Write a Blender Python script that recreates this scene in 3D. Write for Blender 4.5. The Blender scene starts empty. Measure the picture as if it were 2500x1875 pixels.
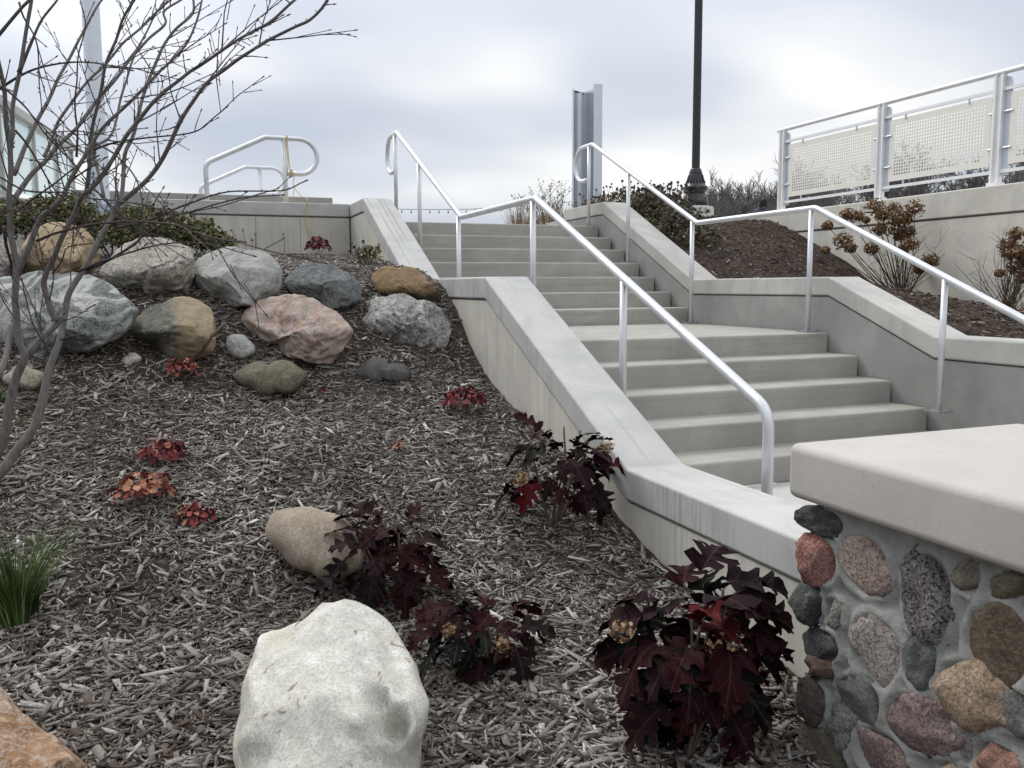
import bpy, math, random
import numpy as np
from mathutils import Matrix, Vector, noise

rnd = random.Random(7)
rng = np.random.default_rng(7)
SC = bpy.context.scene
COL = SC.collection

# ------------------------------------------------------------------ camera
F_PX, PITCH, ROLL, YAW = 2077.05, 0.1141877, -0.0063166, 0.3707910
CAM = np.array([-4.641609, -5.204066, 0.367056])
_cp, _sp, _cy, _sy = math.cos(PITCH), math.sin(PITCH), math.cos(YAW), math.sin(YAW)
FW = np.array([_sy*_cp, _cy*_cp, -_sp]); _rt = np.array([_cy, -_sy, 0.0]); _up = np.cross(_rt, FW)
RT = _rt*math.cos(ROLL)+_up*math.sin(ROLL); UP = _up*math.cos(ROLL)-_rt*math.sin(ROLL)
cam_data = bpy.data.cameras.new('camera'); cam = bpy.data.objects.new('camera', cam_data); COL.objects.link(cam)
cam_data.sensor_width = 36.0; cam_data.lens = 36.0*F_PX/2500.0
cam_data.clip_start = 0.05; cam_data.clip_end = 3000
M4 = Matrix.Identity(4)
for i in range(3):
    M4[i][0], M4[i][1], M4[i][2], M4[i][3] = RT[i], UP[i], -FW[i], CAM[i]
cam.matrix_world = M4
SC.camera = cam

# ------------------------------------------------------------------ sky, sun, exposure
SUN_EL, SUN_AZ = math.radians(48), math.radians(-24)        # azimuth from +Y towards +X
SUN_DIR = Vector((math.sin(SUN_AZ)*math.cos(SUN_EL), math.cos(SUN_AZ)*math.cos(SUN_EL), math.sin(SUN_EL)))
world = bpy.data.worlds.new('World'); SC.world = world; world.use_nodes = True
nt = world.node_tree; nt.nodes.clear()
def wn(t, **kw):
    n = nt.nodes.new(t)
    for k, v in kw.items(): setattr(n, k, v)
    return n
def wl(a, b): nt.links.new(a, b)
out = wn('ShaderNodeOutputWorld'); bg = wn('ShaderNodeBackground'); bg.inputs[1].default_value = 0.1
sky = wn('ShaderNodeTexSky', sky_type='NISHITA', sun_disc=False, sun_elevation=SUN_EL, sun_rotation=SUN_AZ)
tc = wn('ShaderNodeTexCoord')
sep = wn('ShaderNodeSeparateXYZ'); wl(tc.outputs['Generated'], sep.inputs[0])
# cloud deck coordinates: direction divided by height, as a flat layer overhead
zc = wn('ShaderNodeMath', operation='MAXIMUM'); wl(sep.outputs[2], zc.inputs[0]); zc.inputs[1].default_value = 0.0
za = wn('ShaderNodeMath', operation='ADD'); wl(zc.outputs[0], za.inputs[0]); za.inputs[1].default_value = 0.22
dv = wn('ShaderNodeVectorMath', operation='SCALE'); inv = wn('ShaderNodeMath', operation='DIVIDE'); inv.inputs[0].default_value = 1.0
wl(za.outputs[0], inv.inputs[1]); wl(tc.outputs['Generated'], dv.inputs[0]); wl(inv.outputs[0], dv.inputs['Scale'])
mp = wn('ShaderNodeMapping'); mp.inputs['Location'].default_value = (2.6, 8.1, 0.0); mp.inputs['Scale'].default_value = (1.0, 1.25, 0.7)
wl(dv.outputs[0], mp.inputs[0])
n1 = wn('ShaderNodeTexNoise'); n1.inputs['Scale'].default_value = 0.95; n1.inputs['Detail'].default_value = 2.2; n1.inputs['Roughness'].default_value = 0.42
wl(mp.outputs[0], n1.inputs['Vector'])
cr = wn('ShaderNodeValToRGB')
cr.color_ramp.elements[0].position = 0.36; cr.color_ramp.elements[0].color = (3.0, 3.28, 3.85, 1)
cr.color_ramp.elements[1].position = 0.64; cr.color_ramp.elements[1].color = (5.7, 5.68, 5.62, 1)
e = cr.color_ramp.elements.new(0.5); e.color = (3.85, 4.08, 4.5, 1)
wl(n1.outputs[0], cr.inputs[0])
mix = wn('ShaderNodeMixRGB'); mix.inputs[0].default_value = 0.93
# an overcast sky grows brighter from the horizon to the zenith (1 + 2 sin h)
cie = wn('ShaderNodeMath', operation='MULTIPLY_ADD'); wl(zc.outputs[0], cie.inputs[0]); cie.inputs[1].default_value = 2.0; cie.inputs[2].default_value = 1.0
cl = wn('ShaderNodeVectorMath', operation='SCALE'); wl(cr.outputs[0], cl.inputs[0]); wl(cie.outputs[0], cl.inputs['Scale'])
wl(sky.outputs[0], mix.inputs[1]); wl(cl.outputs[0], mix.inputs[2])
# thin cloud in front of the sun glows, falling off smoothly from the sun
dt = wn('ShaderNodeVectorMath', operation='DOT_PRODUCT'); nv = wn('ShaderNodeVectorMath', operation='NORMALIZE')
wl(tc.outputs['Generated'], nv.inputs[0]); wl(nv.outputs[0], dt.inputs[0]); dt.inputs[1].default_value = SUN_DIR
mr = wn('ShaderNodeMapRange', interpolation_type='SMOOTHERSTEP'); mr.inputs[1].default_value = 0.70; mr.inputs[2].default_value = 1.0; mr.inputs[3].default_value = 0.0; mr.inputs[4].default_value = 4.5
wl(dt.outputs['Value'], mr.inputs[0])
# paler towards the horizon
hz = wn('ShaderNodeMapRange', interpolation_type='SMOOTHSTEP'); hz.inputs[1].default_value = 0.0; hz.inputs[2].default_value = 0.26; hz.inputs[3].default_value = 1.5; hz.inputs[4].default_value = 0.0
wl(sep.outputs[2], hz.inputs[0])
ad = wn('ShaderNodeMath', operation='ADD'); wl(mr.outputs[0], ad.inputs[0]); wl(hz.outputs[0], ad.inputs[1])
glow = wn('ShaderNodeMixRGB', blend_type='ADD'); glow.inputs[0].default_value = 1.0
wl(mix.outputs[0], glow.inputs[1]); wl(ad.outputs[0], glow.inputs[2])
wl(glow.outputs[0], bg.inputs[0]); wl(bg.outputs[0], out.inputs[0])

sun_data = bpy.data.lights.new('sun', 'SUN'); sun_data.energy = 1.5; sun_data.angle = math.radians(22); sun_data.color = (1.0, 0.955, 0.875)
sun = bpy.data.objects.new('sun', sun_data); COL.objects.link(sun)
sun.rotation_euler = SUN_DIR.to_track_quat('Z', 'Y').to_euler()

SC.render.engine = 'CYCLES'
SC.view_settings.view_transform = 'Standard'; SC.view_settings.look = 'None'
SC.view_settings.exposure = 0.36; SC.view_settings.gamma = 1.0
SC.view_settings.use_curve_mapping = False

# ------------------------------------------------------------------ where a point seen in the photograph stands
K = 2500.0/2212.0
def ray(x, y):
    d = FW*F_PX+RT*(x-1250.0)+UP*(937.5-y)
    return d/(d@FW)
def on_x(x, y, c): d = ray(x, y); return CAM+d*(c-CAM[0])/d[0]
def on_y(x, y, c): d = ray(x, y); return CAM+d*(c-CAM[1])/d[1]
def at_depth(x, y, c): return CAM+ray(x, y)*c
def depth_of(p): return float((np.asarray(p)-CAM)@FW)

# ------------------------------------------------------------------ terrain of the two planting beds
_GY = [-9, -5, -3.5, -3.0, -2.5, -2.06, -1.8, -1.49, -0.94, -0.37, 0.015, 0.325, 0.595, 0.894, 1.5, 3.0, 4.5, 9]
_GZ = [-1.12, -1.03, -.94, -.90, -.85, -.775, -.70, -.60, -.44, -.32, -.19, -.02, .20, .37, .50, .62, .71, .74]
def ground_left(x, y):
    z = np.interp(y, _GY, _GZ)
    x = np.asarray(x, float); y = np.asarray(y, float)
    return z+0.018*np.sin(2.3*x+0.7*y)*np.sin(1.9*y-0.4*x)+0.010*np.sin(6.1*x+1.3)*np.sin(5.3*y)
_RY = [-9, -0.97, 0.0, 1.95, 3.76, 4.6, 9]
_RZ = [-0.03, -0.03, 0.38, 0.385, 1.22, 1.22, 1.15]
_WY = [-9, -1, .45, 1.06, 1.9, 2.26, 2.71, 3.2, 3.58, 3.9, 4.14, 4.6, 9]
_WZ = [-.1, 0.0, .05, .09, .19, .34, .62, .83, 1.0, 1.13, 1.20, 1.2, 1.15]
def ground_right(x, y):
    x = np.asarray(x, float); y = np.asarray(y, float)
    t = np.clip((x-0.3)/2.35, 0, 1)
    a = np.interp(y, _RY, _RZ); b = np.interp(y, _WY, _WZ)
    z = a*(1-t)+b*t
    bump = 0.08*np.sin(np.pi*t)*np.exp(-((y-2.9)/0.9)**2)
    return z+bump+0.012*np.sin(7*x+2*y)*np.sin(5*y)*np.sin(np.pi*np.clip(t, 0, 1))
def hit_left(x, y):
    d = ray(x, y)
    for s in np.arange(1.2, 14, 0.01):
        p = CAM+d*s
        if p[2] < float(ground_left(p[0], p[1])): return p
    return CAM+d*9
def hp(px, py): return hit_left(px*K, py*K)

# ------------------------------------------------------------------ mesh helpers
class MB:
    """collects vertices and faces of one part"""
    def __init__(s): s.v = []; s.f = []; s.uv = None
    def box(s, x0, x1, y0, y1, z0, z1):
        b = len(s.v)
        s.v += [(x0,y0,z0),(x1,y0,z0),(x1,y1,z0),(x0,y1,z0),(x0,y0,z1),(x1,y0,z1),(x1,y1,z1),(x0,y1,z1)]
        s.f += [tuple(b+i for i in q) for q in ((0,3,2,1),(4,5,6,7),(0,1,5,4),(1,2,6,5),(2,3,7,6),(3,0,4,7))]
        return s
    def prism_x(s, poly, x0, x1):
        """poly: (y,z) counter-clockwise seen from +x; extruded from x0 to x1"""
        b = len(s.v); n = len(poly)
        s.v += [(x0, p[0], p[1]) for p in poly]+[(x1, p[0], p[1]) for p in poly]
        s.f.append(tuple(b+i for i in reversed(range(n)))); s.f.append(tuple(b+n+i for i in range(n)))
        for i in range(n):
            j = (i+1) % n; s.f.append((b+i, b+j, b+n+j, b+n+i))
        return s
    def prism_z(s, poly, z0, z1):
        b = len(s.v); n = len(poly)
        s.v += [(p[0], p[1], z0) for p in poly]+[(p[0], p[1], z1) for p in poly]
        s.f.append(tuple(b+i for i in reversed(range(n)))); s.f.append(tuple(b+n+i for i in range(n)))
        for i in range(n):
            j = (i+1) % n; s.f.append((b+i, b+j, b+n+j, b+n+i))
        return s
    def tube(s, pts, rad, n=8, cap=True):
        pts = [np.asarray(p, float) for p in pts]; m = len(pts)
        if not hasattr(rad, '__len__'): rad = [rad]*m
        b = len(s.v); prev = None
        for i, p in enumerate(pts):
            t = pts[min(i+1, m-1)]-pts[max(i-1, 0)]; t = t/(np.linalg.norm(t)+1e-12)
            if prev is None:
                a = np.array([0, 0, 1.0]) if abs(t[2]) < 0.9 else np.array([1.0, 0, 0])
                u = np.cross(t, a)
            else: u = prev-t*(prev@t)
            u = u/(np.linalg.norm(u)+1e-12); w = np.cross(t, u); prev = u
            for k in range(n):
                a = 2*math.pi*k/n
                s.v.append(tuple(p+(u*math.cos(a)+w*math.sin(a))*rad[i]))
        for i in range(m-1):
            for k in range(n):
                k2 = (k+1) % n
                s.f.append((b+i*n+k, b+i*n+k2, b+(i+1)*n+k2, b+(i+1)*n+k))
        if cap:
            s.f.append(tuple(b+k for k in reversed(range(n)))); s.f.append(tuple(b+(m-1)*n+k for k in range(n)))
        return s
    def lathe(s, prof, n=24, c=(0, 0, 0)):
        b = len(s.v); m = len(prof)
        for r, z in prof:
            for k in range(n):
                a = 2*math.pi*k/n; s.v.append((c[0]+r*math.cos(a), c[1]+r*math.sin(a), c[2]+z))
        for i in range(m-1):
            for k in range(n):
                k2 = (k+1) % n; s.f.append((b+i*n+k, b+i*n+k2, b+(i+1)*n+k2, b+(i+1)*n+k))
        s.f.append(tuple(b+k for k in reversed(range(n)))); s.f.append(tuple(b+(m-1)*n+k for k in range(n)))
        return s
    def mesh(s, name, mat, smooth=False):
        me = bpy.data.meshes.new(name); me.from_pydata([tuple(map(float, v)) for v in s.v], [], s.f)
        if mat: me.materials.append(mat)
        if s.uv is not None:
            l = me.uv_layers.new(name='UVMap')
            vi = np.empty(len(me.loops), dtype=np.int32); me.loops.foreach_get('vertex_index', vi)
            l.data.foreach_set('uv', np.asarray(s.uv, dtype=np.float32)[vi].ravel())
        if smooth: me.polygons.foreach_set('use_smooth', [True]*len(me.polygons))
        me.update(); return me
    def build(s, name, mat, parent=None, smooth=False, bevel=0, seg=2, angle=False):
        return link(name, s.mesh(name, mat, smooth), parent, bevel, seg, angle)
def link(name, me, parent=None, bevel=0, seg=2, angle=False):
    o = bpy.data.objects.new(name, me); COL.objects.link(o)
    if parent is not None:
        o.parent = parent
        o.matrix_parent_inverse = parent_inv(parent)
    if bevel:
        m = o.modifiers.new('bevel', 'BEVEL'); m.width = bevel; m.segments = seg; m.limit_method = 'ANGLE'; m.angle_limit = math.radians(25)
        m.harden_normals = False
        me.polygons.foreach_set('use_smooth', [True]*len(me.polygons))
        w = o.modifiers.new('normals', 'WEIGHTED_NORMAL'); w.keep_sharp = True
    return o
def local_m(o): return Matrix.LocRotScale(o.location, o.rotation_euler, o.scale)
def parent_inv(p):
    m = local_m(p)
    if p.parent is not None: m = local_m(p.parent) @ p.matrix_parent_inverse @ m if False else world_m(p)
    return m.inverted()
def world_m(o):
    m = local_m(o)
    if o.parent is not None: m = world_m(o.parent) @ o.matrix_parent_inverse @ m
    return m
def thing(name, label, cat, loc=(0, 0, 0), group=None):
    o = bpy.data.objects.new(name, None); COL.objects.link(o); o.location = tuple(map(float, loc)); o.empty_display_size = 0.1
    return tag(o, label, cat, group)
def tag(o, label=None, cat=None, group=None, kind=None):
    if label: o['label'] = label
    if cat: o['category'] = cat
    if group: o['group'] = group
    if kind: o['kind'] = kind
    return o
def smooth_path(pts, k=6):
    pts = [np.asarray(p, float) for p in pts]
    P = [2*pts[0]-pts[1]]+pts+[2*pts[-1]-pts[-2]]; o = []
    for i in range(1, len(P)-2):
        for j in range(k):
            t = j/k
            o.append(0.5*((2*P[i])+(-P[i-1]+P[i+1])*t+(2*P[i-1]-5*P[i]+4*P[i+1]-P[i+2])*t*t+(-P[i-1]+3*P[i]-3*P[i+1]+P[i+2])*t**3))
    o.append(pts[-1]); return o

# ------------------------------------------------------------------ materials
class NT:
    def __init__(s, name):
        s.m = bpy.data.materials.new(name); s.m.use_nodes = True; s.t = s.m.node_tree
        s.b = s.t.nodes['Principled BSDF']; s.tc = s.t.nodes.new('ShaderNodeTexCoord')
    def n(s, t, **kw):
        n = s.t.nodes.new(t)
        for k, v in kw.items(): setattr(n, k, v)
        return n
    def l(s, a, b): s.t.links.new(a, b)
    def noise(s, scale, detail=4, rough=0.55, vec=None, coord='Object', dist=0):
        n = s.n('ShaderNodeTexNoise'); n.inputs['Scale'].default_value = scale; n.inputs['Detail'].default_value = detail
        n.inputs['Roughness'].default_value = rough; n.inputs['Distortion'].default_value = dist
        s.l(vec if vec is not None else s.tc.outputs[coord], n.inputs['Vector']); return n.outputs[0]
    def scaled(s, sc, coord='Object', rot=(0, 0, 0)):
        m = s.n('ShaderNodeMapping'); m.inputs['Scale'].default_value = sc; m.inputs['Rotation'].default_value = rot
        s.l(s.tc.outputs[coord], m.inputs[0]); return m.outputs[0]
    def ramp(s, fac, stops):
        r = s.n('ShaderNodeValToRGB'); el = r.color_ramp.elements
        while len(el) < len(stops): el.new(0.5)
        for e, (p, c) in zip(el, stops):
            e.position = p; e.color = (c, c, c, 1) if not hasattr(c, '__len__') else (*c[:3], 1)
        s.l(fac, r.inputs[0]); return r.outputs[0]
    def mix(s, fac, a, b, mode='MIX'):
        m = s.n('ShaderNodeMixRGB', blend_type=mode)
        for i, v in ((0, fac), (1, a), (2, b)):
            if hasattr(v, 'is_linked'): s.l(v, m.inputs[i])
            elif hasattr(v, '__len__'): m.inputs[i].default_value = (*v[:3], 1)
            else: m.inputs[i].default_value = v if i == 0 else (v, v, v, 1)
        return m.outputs[0]
    def math(s, op, a, b=0.0):
        m = s.n('ShaderNodeMath', operation=op)
        for i, v in ((0, a), (1, b)):
            if hasattr(v, 'is_linked'): s.l(v, m.inputs[i])
            else: m.inputs[i].default_value = v
        return m.outputs[0]
    def bump(s, h, strength, dist=0.01):
        b = s.n('ShaderNodeBump'); b.inputs['Strength'].default_value = strength; b.inputs['Distance'].default_value = dist
        s.l(h, b.inputs['Height']); s.l(b.outputs[0], s.b.inputs['Normal'])
    def done(s, col, rough=0.85, metal=0.0, spec=0.35):
        if hasattr(col, 'is_linked'): s.l(col, s.b.inputs['Base Color'])
        else: s.b.inputs['Base Color'].default_value = (*col[:3], 1)
        if hasattr(rough, 'is_linked'): s.l(rough, s.b.inputs['Roughness'])
        else: s.b.inputs['Roughness'].default_value = rough
        s.b.inputs['Metallic'].default_value = metal; s.b.inputs['Specular IOR Level'].default_value = spec
        return s.m

def concrete(name, base, var=0.22, streak=0.0, pores=0.5, horiz=0.0, warm=0.0, drip=0.0, lines=0.0, blotch=0.5):
    t = NT(name); base = np.array(base)*np.array([1.0, 0.972, 0.93])
    gn_ = t.n('ShaderNodeNewGeometry'); gs = t.n('ShaderNodeSeparateXYZ'); t.l(gn_.outputs['True Normal'], gs.inputs[0])
    upf = t.ramp(gs.outputs[2], [(0.3, 0.0), (0.6, 1.0)]); sidef = t.math('SUBTRACT', 1.0, upf)
    big = t.noise(1.3, 5, 0.6); mid = t.noise(6.5, 6, 0.62, dist=0.6); fine = t.noise(160, 3, 0.7); cloud = t.noise(3.1, 4, .5)
    c = t.ramp(big, [(0.3, base*(1-var)), (0.7, base*(1+var*0.45))])
    c = t.mix(t.ramp(mid, [(0.35, 0.0), (0.7, 0.5)]), c, tuple(base*np.array([1.02, 0.99, 0.93])*(1-0.35*var)))
    c = t.mix(t.ramp(cloud, [(0.55, 0.0), (0.75, 0.4+warm)]), c, tuple(base*np.array([1.08, 1.03, 0.90])))
    bl = t.noise(2.3, 5, 0.6, dist=1.6); c = t.mix(t.ramp(bl, [(0.40, blotch), (0.56, 0.0)]), c, tuple(base*np.array([0.70, 0.71, 0.71])))
    bl2 = t.noise(0.9, 4, 0.65, dist=0.8); c = t.mix(t.ramp(bl2, [(0.56, 0.0), (0.68, blotch*0.8)]), c, tuple(base*np.array([1.12, 1.10, 1.04])))
    if streak:
        st = t.noise(1.0, 5, 0.65, vec=t.scaled((16, 16, 0.5)))
        c = t.mix(t.ramp(st, [(0.35, streak), (0.55, 0.0)]), c, tuple(base*np.array([0.72, 0.72, 0.70])))
        st2 = t.noise(1.0, 4, 0.6, vec=t.scaled((30, 30, 1.1)))
        c = t.mix(t.ramp(st2, [(0.58, 0.0), (0.72, streak*0.8)]), c, tuple(base*np.array([1.1, 1.07, 0.98])))
    if drip:
        dr = t.noise(1.0, 3, 0.6, vec=t.scaled((42, 42, 1.6))); dm = t.noise(1.4, 2, 0.5)
        k = t.math('MULTIPLY', t.ramp(dr, [(0.49, 0.0), (0.64, drip)]), t.ramp(dm, [(0.42, 0.1), (0.6, 1.0)]))
        c = t.mix(t.math('MULTIPLY', k, sidef), c, (0.15, 0.155, 0.16))
    if horiz:
        hs = t.noise(1.0, 5, 0.7, vec=t.scaled((1.2, 1.2, 22)))
        c = t.mix(t.ramp(hs, [(0.5, 0.0), (0.72, horiz)]), c, tuple(base*np.array([0.66, 0.65, 0.61])))
    if lines:
        ls = t.noise(1.0, 2, 0.5, vec=t.scaled((26, 0.35, 0.35)))
        c = t.mix(t.math('MULTIPLY', t.ramp(ls, [(0.60, 0.0), (0.66, lines)]), upf), c, tuple(base*np.array([0.62, 0.62, 0.6])))
    c = t.mix(t.ramp(fine, [(0.35, 0.35), (0.65, 0.0)]), c, tuple(base*0.68))
    v = t.n('ShaderNodeTexVoronoi'); v.inputs['Scale'].default_value = 26; t.l(t.tc.outputs['Object'], v.inputs['Vector'])
    pr = t.ramp(v.outputs['Distance'], [(0.05, 1.0), (0.10, 0.0)]); gate = t.ramp(t.noise(5.0, 2), [(0.52, 0.0), (0.60, pores)])
    pm = t.math('MULTIPLY', pr, gate)
    c = t.mix(pm, c, tuple(base*0.35))
    h = t.math('SUBTRACT', t.math('ADD', t.math('MULTIPLY', mid, 0.5), t.math('MULTIPLY', fine, 0.25)), t.math('MULTIPLY', pm, 0.8))
    t.bump(h, 0.25, 0.006)
    return t.done(c, 0.82, spec=0.3)

M = {}
M['conc_step'] = concrete('step_concrete', (0.395, 0.395, 0.375), 0.34, pores=0.4, horiz=0.9)
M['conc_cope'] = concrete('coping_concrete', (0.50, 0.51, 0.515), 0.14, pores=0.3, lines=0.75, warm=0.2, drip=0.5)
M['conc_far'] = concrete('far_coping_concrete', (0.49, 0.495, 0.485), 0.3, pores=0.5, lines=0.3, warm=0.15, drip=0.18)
M['conc_body'] = concrete('formed_concrete', (0.62, 0.612, 0.565), 0.24, streak=0.8, pores=1.0, drip=0.3)
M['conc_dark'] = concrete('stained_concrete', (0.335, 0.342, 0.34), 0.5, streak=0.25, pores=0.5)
M['conc_back'] = concrete('back_wall_concrete', (0.57, 0.56, 0.52), 0.25, streak=0.5, pores=0.8, drip=0.2)
M['conc_ramp'] = concrete('ramp_wall_concrete', (0.66, 0.65, 0.605), 0.2, pores=0.35, warm=0.15)
M['conc_cap'] = concrete('cap_concrete', (0.49, 0.472, 0.455), 0.14, pores=0.3, blotch=0.2)
t = NT('joint_shadow_gap'); M['gap'] = t.done((0.19, 0.19, 0.18), 0.95)
t = NT('paving_concrete'); c = t.ramp(t.noise(2.0, 5), [(0.3, (0.42, .41, .39)), (0.7, (0.5, .49, .465))]); M['paving'] = t.done(c, 0.85)

def metal(name, col, metallic, rough, mott=0.06):
    t = NT(name); n = t.noise(9, 4); f = t.noise(120, 2)
    c = t.ramp(n, [(0.3, tuple(np.array(col)*(1-mott))), (0.7, tuple(np.array(col)*(1+mott*.4)))])
    r = t.ramp(f, [(0.3, rough*0.85), (0.7, rough*1.15)]); t.bump(f, 0.03, 0.002)
    return t.done(c, r, metallic, 0.5)
M['rail'] = metal('brushed_aluminium', (0.63, 0.64, 0.65), 0.5, 0.42, 0.12)
M['galv'] = metal('galvanised_pole_paint', (0.62, 0.66, 0.71), 0.35, 0.36)
M['steel'] = metal('satin_stainless_steel', (0.60, 0.63, 0.66), 0.92, 0.3)
M['fence'] = metal('painted_fence_metal', (0.82, 0.82, 0.81), 0.15, 0.42)
M['cream'] = metal('cream_painted_sheet', (0.80, 0.77, 0.69), 0.0, 0.5, 0.03)
M['black'] = metal('black_lamp_paint', (0.016, 0.017, 0.019), 0.0, 0.36, 0.15)
M['white_conc'] = concrete('pedestal_concrete', (0.56, 0.56, 0.54), 0.1)
t = NT('box_paint'); M['bluebox'] = t.done((0.33, 0.37, 0.44), 0.5)
t = NT('tinted_glass'); t.b.inputs['Alpha'].default_value = 0.5
M['glass'] = t.done((0.62, 0.82, 0.81), 0.05, spec=0.6)
M['plate'] = metal('grey_plate_metal', (0.30, 0.31, 0.32), 0.5, 0.5)
M['bronze_rail'] = metal('taupe_rail_paint', (0.42, 0.41, 0.38), 0.1, 0.5)
t = NT('yellow_rope'); M['rope'] = t.done((0.55, 0.38, 0.10), 0.8)
t = NT('bulb_glass'); M['bulb'] = t.done((0.25, 0.25, 0.26), 0.2)
t = NT('dark_cord'); M['cord'] = t.done((0.05, 0.05, 0.05), 0.6)

def soil(name):
    t = NT(name); a = t.noise(38, 6, 0.7); b = t.noise(2.2, 3)
    c = t.ramp(a, [(0.3, (0.026, 0.018, 0.014)), (0.55, (0.08, 0.06, 0.047)), (0.8, (0.19, 0.16, 0.135))])
    t.bump(a, 0.9, 0.03); return t.done(c, 0.95, spec=0.15)
M['soil'] = soil('dark_mulch_soil')
def chips(name, stops):
    t = NT(name); g = t.n('ShaderNodeNewGeometry')
    c = t.ramp(g.outputs['Random Per Island'], stops)
    gr = t.noise(1.0, 3, 0.6, vec=t.scaled((90, 90, 60)))
    c = t.mix(t.ramp(gr, [(0.3, 0.45), (0.65, 0.0)]), c, (0.03, 0.023, 0.019))
    pat = t.noise(1.6, 3); c = t.mix(t.ramp(pat, [(0.4, 0.42), (0.62, 0.0)]), c, (0.055, 0.036, 0.026))
    return t.done(c, 0.9, spec=0.2)
M['chips'] = chips('weathered_wood_chips', [(0.0, (.05, .036, .027)), (0.17, (.10, .079, .063)), (0.34, (.19, .165, .14)), (0.58, (.285, .262, .232)), (0.87, (.41, .385, .35)), (1.0, (.64, .61, .56))])
M['chips_dark'] = chips('dark_wood_chips', [(0.0, (.03, .019, .014)), (0.5, (.075, .05, .037)), (0.72, (.14, .105, .082)), (0.88, (.30, .255, .21)), (1.0, (.45, .40, .34))])

def rock(name, a, b, c, spk=(0.05, 0.05, 0.05), spk_amt=0.5, spk_scale=70, vein=0.0, big=2.2, bump=0.5, patch=None):
    t = NT(name)
    g_ = np.array(b).mean(); a, b, c = [tuple((0.86*np.array(q)+0.14*np.array(q).mean())*np.array([1.0, 0.985, 0.94])) for q in (a, b, c)]
    n1 = t.noise(big, 6, 0.62, dist=0.8); n2 = t.noise(big*6, 6, 0.7); n3 = t.noise(spk_scale, 2, 0.6)
    col = t.ramp(n1, [(0.33, a), (0.5, b), (0.68, c)])
    col = t.mix(t.ramp(n2, [(0.4, 0.45), (0.62, 0.0)]), col, tuple(np.array(a)*0.6))
    col = t.mix(t.ramp(n2, [(0.58, 0.0), (0.75, 0.45)]), col, tuple(np.minimum(np.array(c)*1.3, 0.8)))
    v = t.n('ShaderNodeTexVoronoi'); v.inputs['Scale'].default_value = spk_scale*1.2; t.l(t.tc.outputs['Object'], v.inputs['Vector'])
    col = t.mix(t.math('MULTIPLY', t.ramp(n3, [(0.50, 0.0), (0.60, spk_amt)]), 1.0), col, spk)
    col = t.mix(t.ramp(v.outputs['Distance'], [(0.18, spk_amt*0.45), (0.32, 0.0)]), col, tuple(np.minimum(np.array(c)*1.4, .8)))
    if vein:
        w = t.noise(big*0.9, 3, 0.5, dist=1.5); k = t.math('ABSOLUTE', t.math('SUBTRACT', w, 0.5))
        col = t.mix(t.ramp(k, [(0.015, vein), (0.06, 0.0)]), col, (0.42, 0.42, 0.39))
    if patch:
        pc, axis, lo, hi = patch
        s = t.n('ShaderNodeSeparateXYZ'); t.l(t.tc.outputs['Object'], s.inputs[0])
        d = t.math('ADD', s.outputs[axis], t.math('MULTIPLY', t.math('SUBTRACT', n1, 0.5), 0.22))
        col = t.mix(t.ramp(t.math('ADD', d, 0.5), [(0.5+lo, 0.0), (0.5+hi, 0.9)]), col, pc)
    ck = t.noise(big*1.7, 4, 0.6, dist=2.0); ck = t.ramp(t.math('ABSOLUTE', t.math('SUBTRACT', ck, 0.5)), [(0.0, 1.0), (0.016, 0.0)]); cg = t.ramp(t.noise(big*0.8, 2), [(0.48, 0.0), (0.62, 0.42)]); ck = t.math('MULTIPLY', ck, cg)
    col = t.mix(ck, col, tuple(np.array(a)*0.45))
    h = t.math('SUBTRACT', t.math('ADD', t.math('MULTIPLY', n2, 0.7), t.math('MULTIPLY', n3, 0.3)), t.math('MULTIPLY', ck, 0.5)); t.bump(h, min(1.0, bump*1.3), 0.03)
    return t.done(col, 0.85, spec=0.25)

def stain(m_, colour, scale, lo, hi, amt):
    nt_ = m_.node_tree; b_ = nt_.nodes['Principled BSDF']; src = b_.inputs['Base Color'].links[0].from_socket
    tc_ = nt_.nodes.new('ShaderNodeTexCoord'); n_ = nt_.nodes.new('ShaderNodeTexNoise'); n_.inputs['Scale'].default_value = scale; n_.inputs['Detail'].default_value = 5; n_.inputs['Distortion'].default_value = 1.0
    r_ = nt_.nodes.new('ShaderNodeValToRGB'); r_.color_ramp.elements[0].position = lo; r_.color_ramp.elements[0].color = (0, 0, 0, 1); r_.color_ramp.elements[1].position = hi; r_.color_ramp.elements[1].color = (amt, amt, amt, 1)
    x_ = nt_.nodes.new('ShaderNodeMixRGB'); x_.inputs[2].default_value = (*colour, 1)
    nt_.links.new(tc_.outputs['Object'], n_.inputs['Vector']); nt_.links.new(n_.outputs[0], r_.inputs[0]); nt_.links.new(r_.outputs[0], x_.inputs[0]); nt_.links.new(src, x_.inputs[1]); nt_.links.new(x_.outputs[0], b_.inputs['Base Color'])
    return m_
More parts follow.
